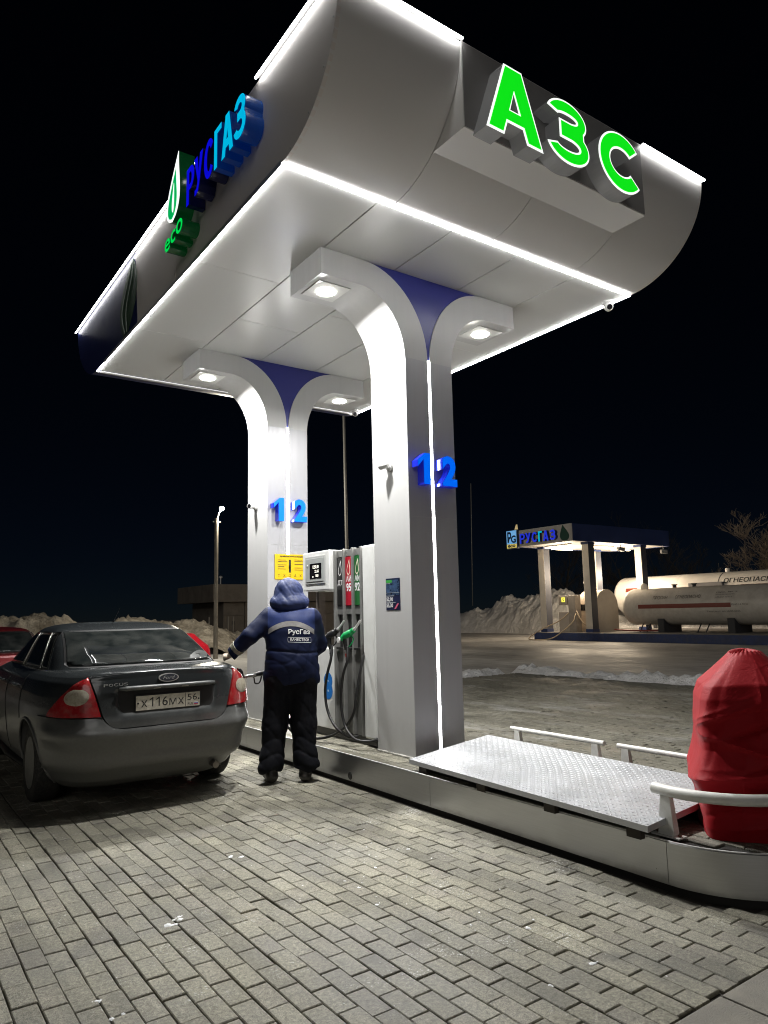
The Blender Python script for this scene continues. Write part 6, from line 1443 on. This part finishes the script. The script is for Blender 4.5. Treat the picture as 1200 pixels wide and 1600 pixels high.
def bbox(nm, a, c, d, e_, f, g, mt=bc, bev=.02): q = MB(); q.box(a,c,d,e_,f,g,bev); return q.build(nm, mt, bd)
bbox('wall', 19.4, 28.5, 46.2, 52, -.06, 2.45); bbox('roof_band', 18.4, 28.8, 45.6, 52.4, 2.47, 3.65); bbox('wall_course', 19.38, 28.52, 46.15, 46.19, 1.55, 1.60); bbox('window', 20.0, 20.2, 46.14, 46.18, .95, 1.2, blk)
for x in (20.9, 22.4, 23.9, 25.4): bbox('wall_joint', x, x+.03, 46.165, 46.199, -.06, 2.45, darkm, 0)
MB().tube([(19.5,47,3.65),(19.5,47,4.15)], .05, 8).build('roof_vent', mat('vent_grey', (.4,.4,.4), .5), bd); MB().lathe([(0,-.1),(.12,-.05),(.12,.05),(0,.1)], (19.5,47,4.2), 'z', 12).build('vent_cap', MATS['vent_grey'], bd, smooth=True)
for i, x in enumerate((17.6,18.9,19.25)):
    o = MB().tube([(x,44.2,-.06),(x,44.2,1.5)], .05, 8).build('fence_post', mat('post_steel', (.25,.23,.2), .6), smooth=True); tag(o, ('thin steel post left of the street lamp','thin steel post just right of the street lamp','thin steel post before the corner of the concrete building')[i], 'post', 'steel posts by the street lamp')
o = MB().tube([(15.9,25,-.06),(15.82,25,9.0),(15.77,25,14)], [.075,.06,.045], 8).build('mast', mat('mast_steel', (.30,.29,.27), .5, .1), smooth=True); tag(o, 'tall thin dark mast rising between the two columns', 'mast')
o = MB().tube([(47.4,52.2,2.0),(47.6,52.0,14.0)], .05, 6).build('mast', MATS['mast_steel'], smooth=True); tag(o, 'very slender far mast above the snow right of the near column', 'mast')
# ------------------------------------------------------------------ bare trees
bark = mat('bark', (.30,.24,.18), .85, var=.2, vs=4)
def tree(x, y, hgt, seed, label, spread=.5, depth=5, group='bare winter trees behind the gas tanks'):
    rr = random.Random(seed); t = empty('bare_tree', (x, y, -.06)); tag(t, label, 'tree', group)
    tr = MB(); br = MB()
    def limb(p, d, l, r_, k):
        pts = [p]; q = p; n = 4
        for i in range(n):
            d = (d+Vector((rr.gauss(0,.10), rr.gauss(0,.10), rr.gauss(.03,.06)))).normalized(); q = q+d*l/n; pts.append(q)
        (tr if k == 0 else br).tube(pts, [max(.011, r_*(1-.55*i/n)) for i in range(n+1)], 6 if k == 0 else (4 if k < 3 else 3), caps=False)
        if k >= depth: return
        for i in range(rr.randint(3, 5) if k else 7):
            f = rr.uniform(.25 if k else .2, 1.0); bi = min(n-1, int(f*n)); p2 = pts[bi].lerp(pts[bi+1], f*n-bi)
            ax = Vector((rr.uniform(-1,1), rr.uniform(-1,1), rr.uniform(-.1,.5))).normalized()
            limb(p2, (d*(.75)+ax*spread*1.4).normalized(), l*rr.uniform(.45,.72), r_*(1-.5*f)*.55, k+1)
    limb(Vector((x,y,-.06)), Vector((0,0,1)), hgt*.55, hgt*.016, 0)
    bk_ = bark if x < 60 else mat('bark_unlit', (.075,.062,.05), .9); tr.build('trunk', bk_, t, smooth=True); br.build('branches', bk_, t)  # far trees' lack of light is put into a darker bark colour
for i, (x, y, h_, dp, lb) in enumerate(((51,24.3,8.5,5,'tall bare tree at the right edge behind the white tanker'),(52,22.6,10.5,5,'tallest bare tree cut by the right picture edge'),(48,25.9,5.0,4,'low bare bush left of the tall trees behind the tanker'),
        (66,57,12.0,4,'dim bare tree seen left of the gas canopy post'),(70,51,11.0,4,'dim bare tree seen between the gas canopy posts'),(70,46.5,10.5,4,'dim bare tree seen under the middle of the gas canopy'),(68,43,9.5,4,'dim bare tree right of the gas canopy'),(72,63,10,4,'dim bare tree above the white snow heap'))):
    tree(x, y, h_, 40+i, lb, .55, dp)
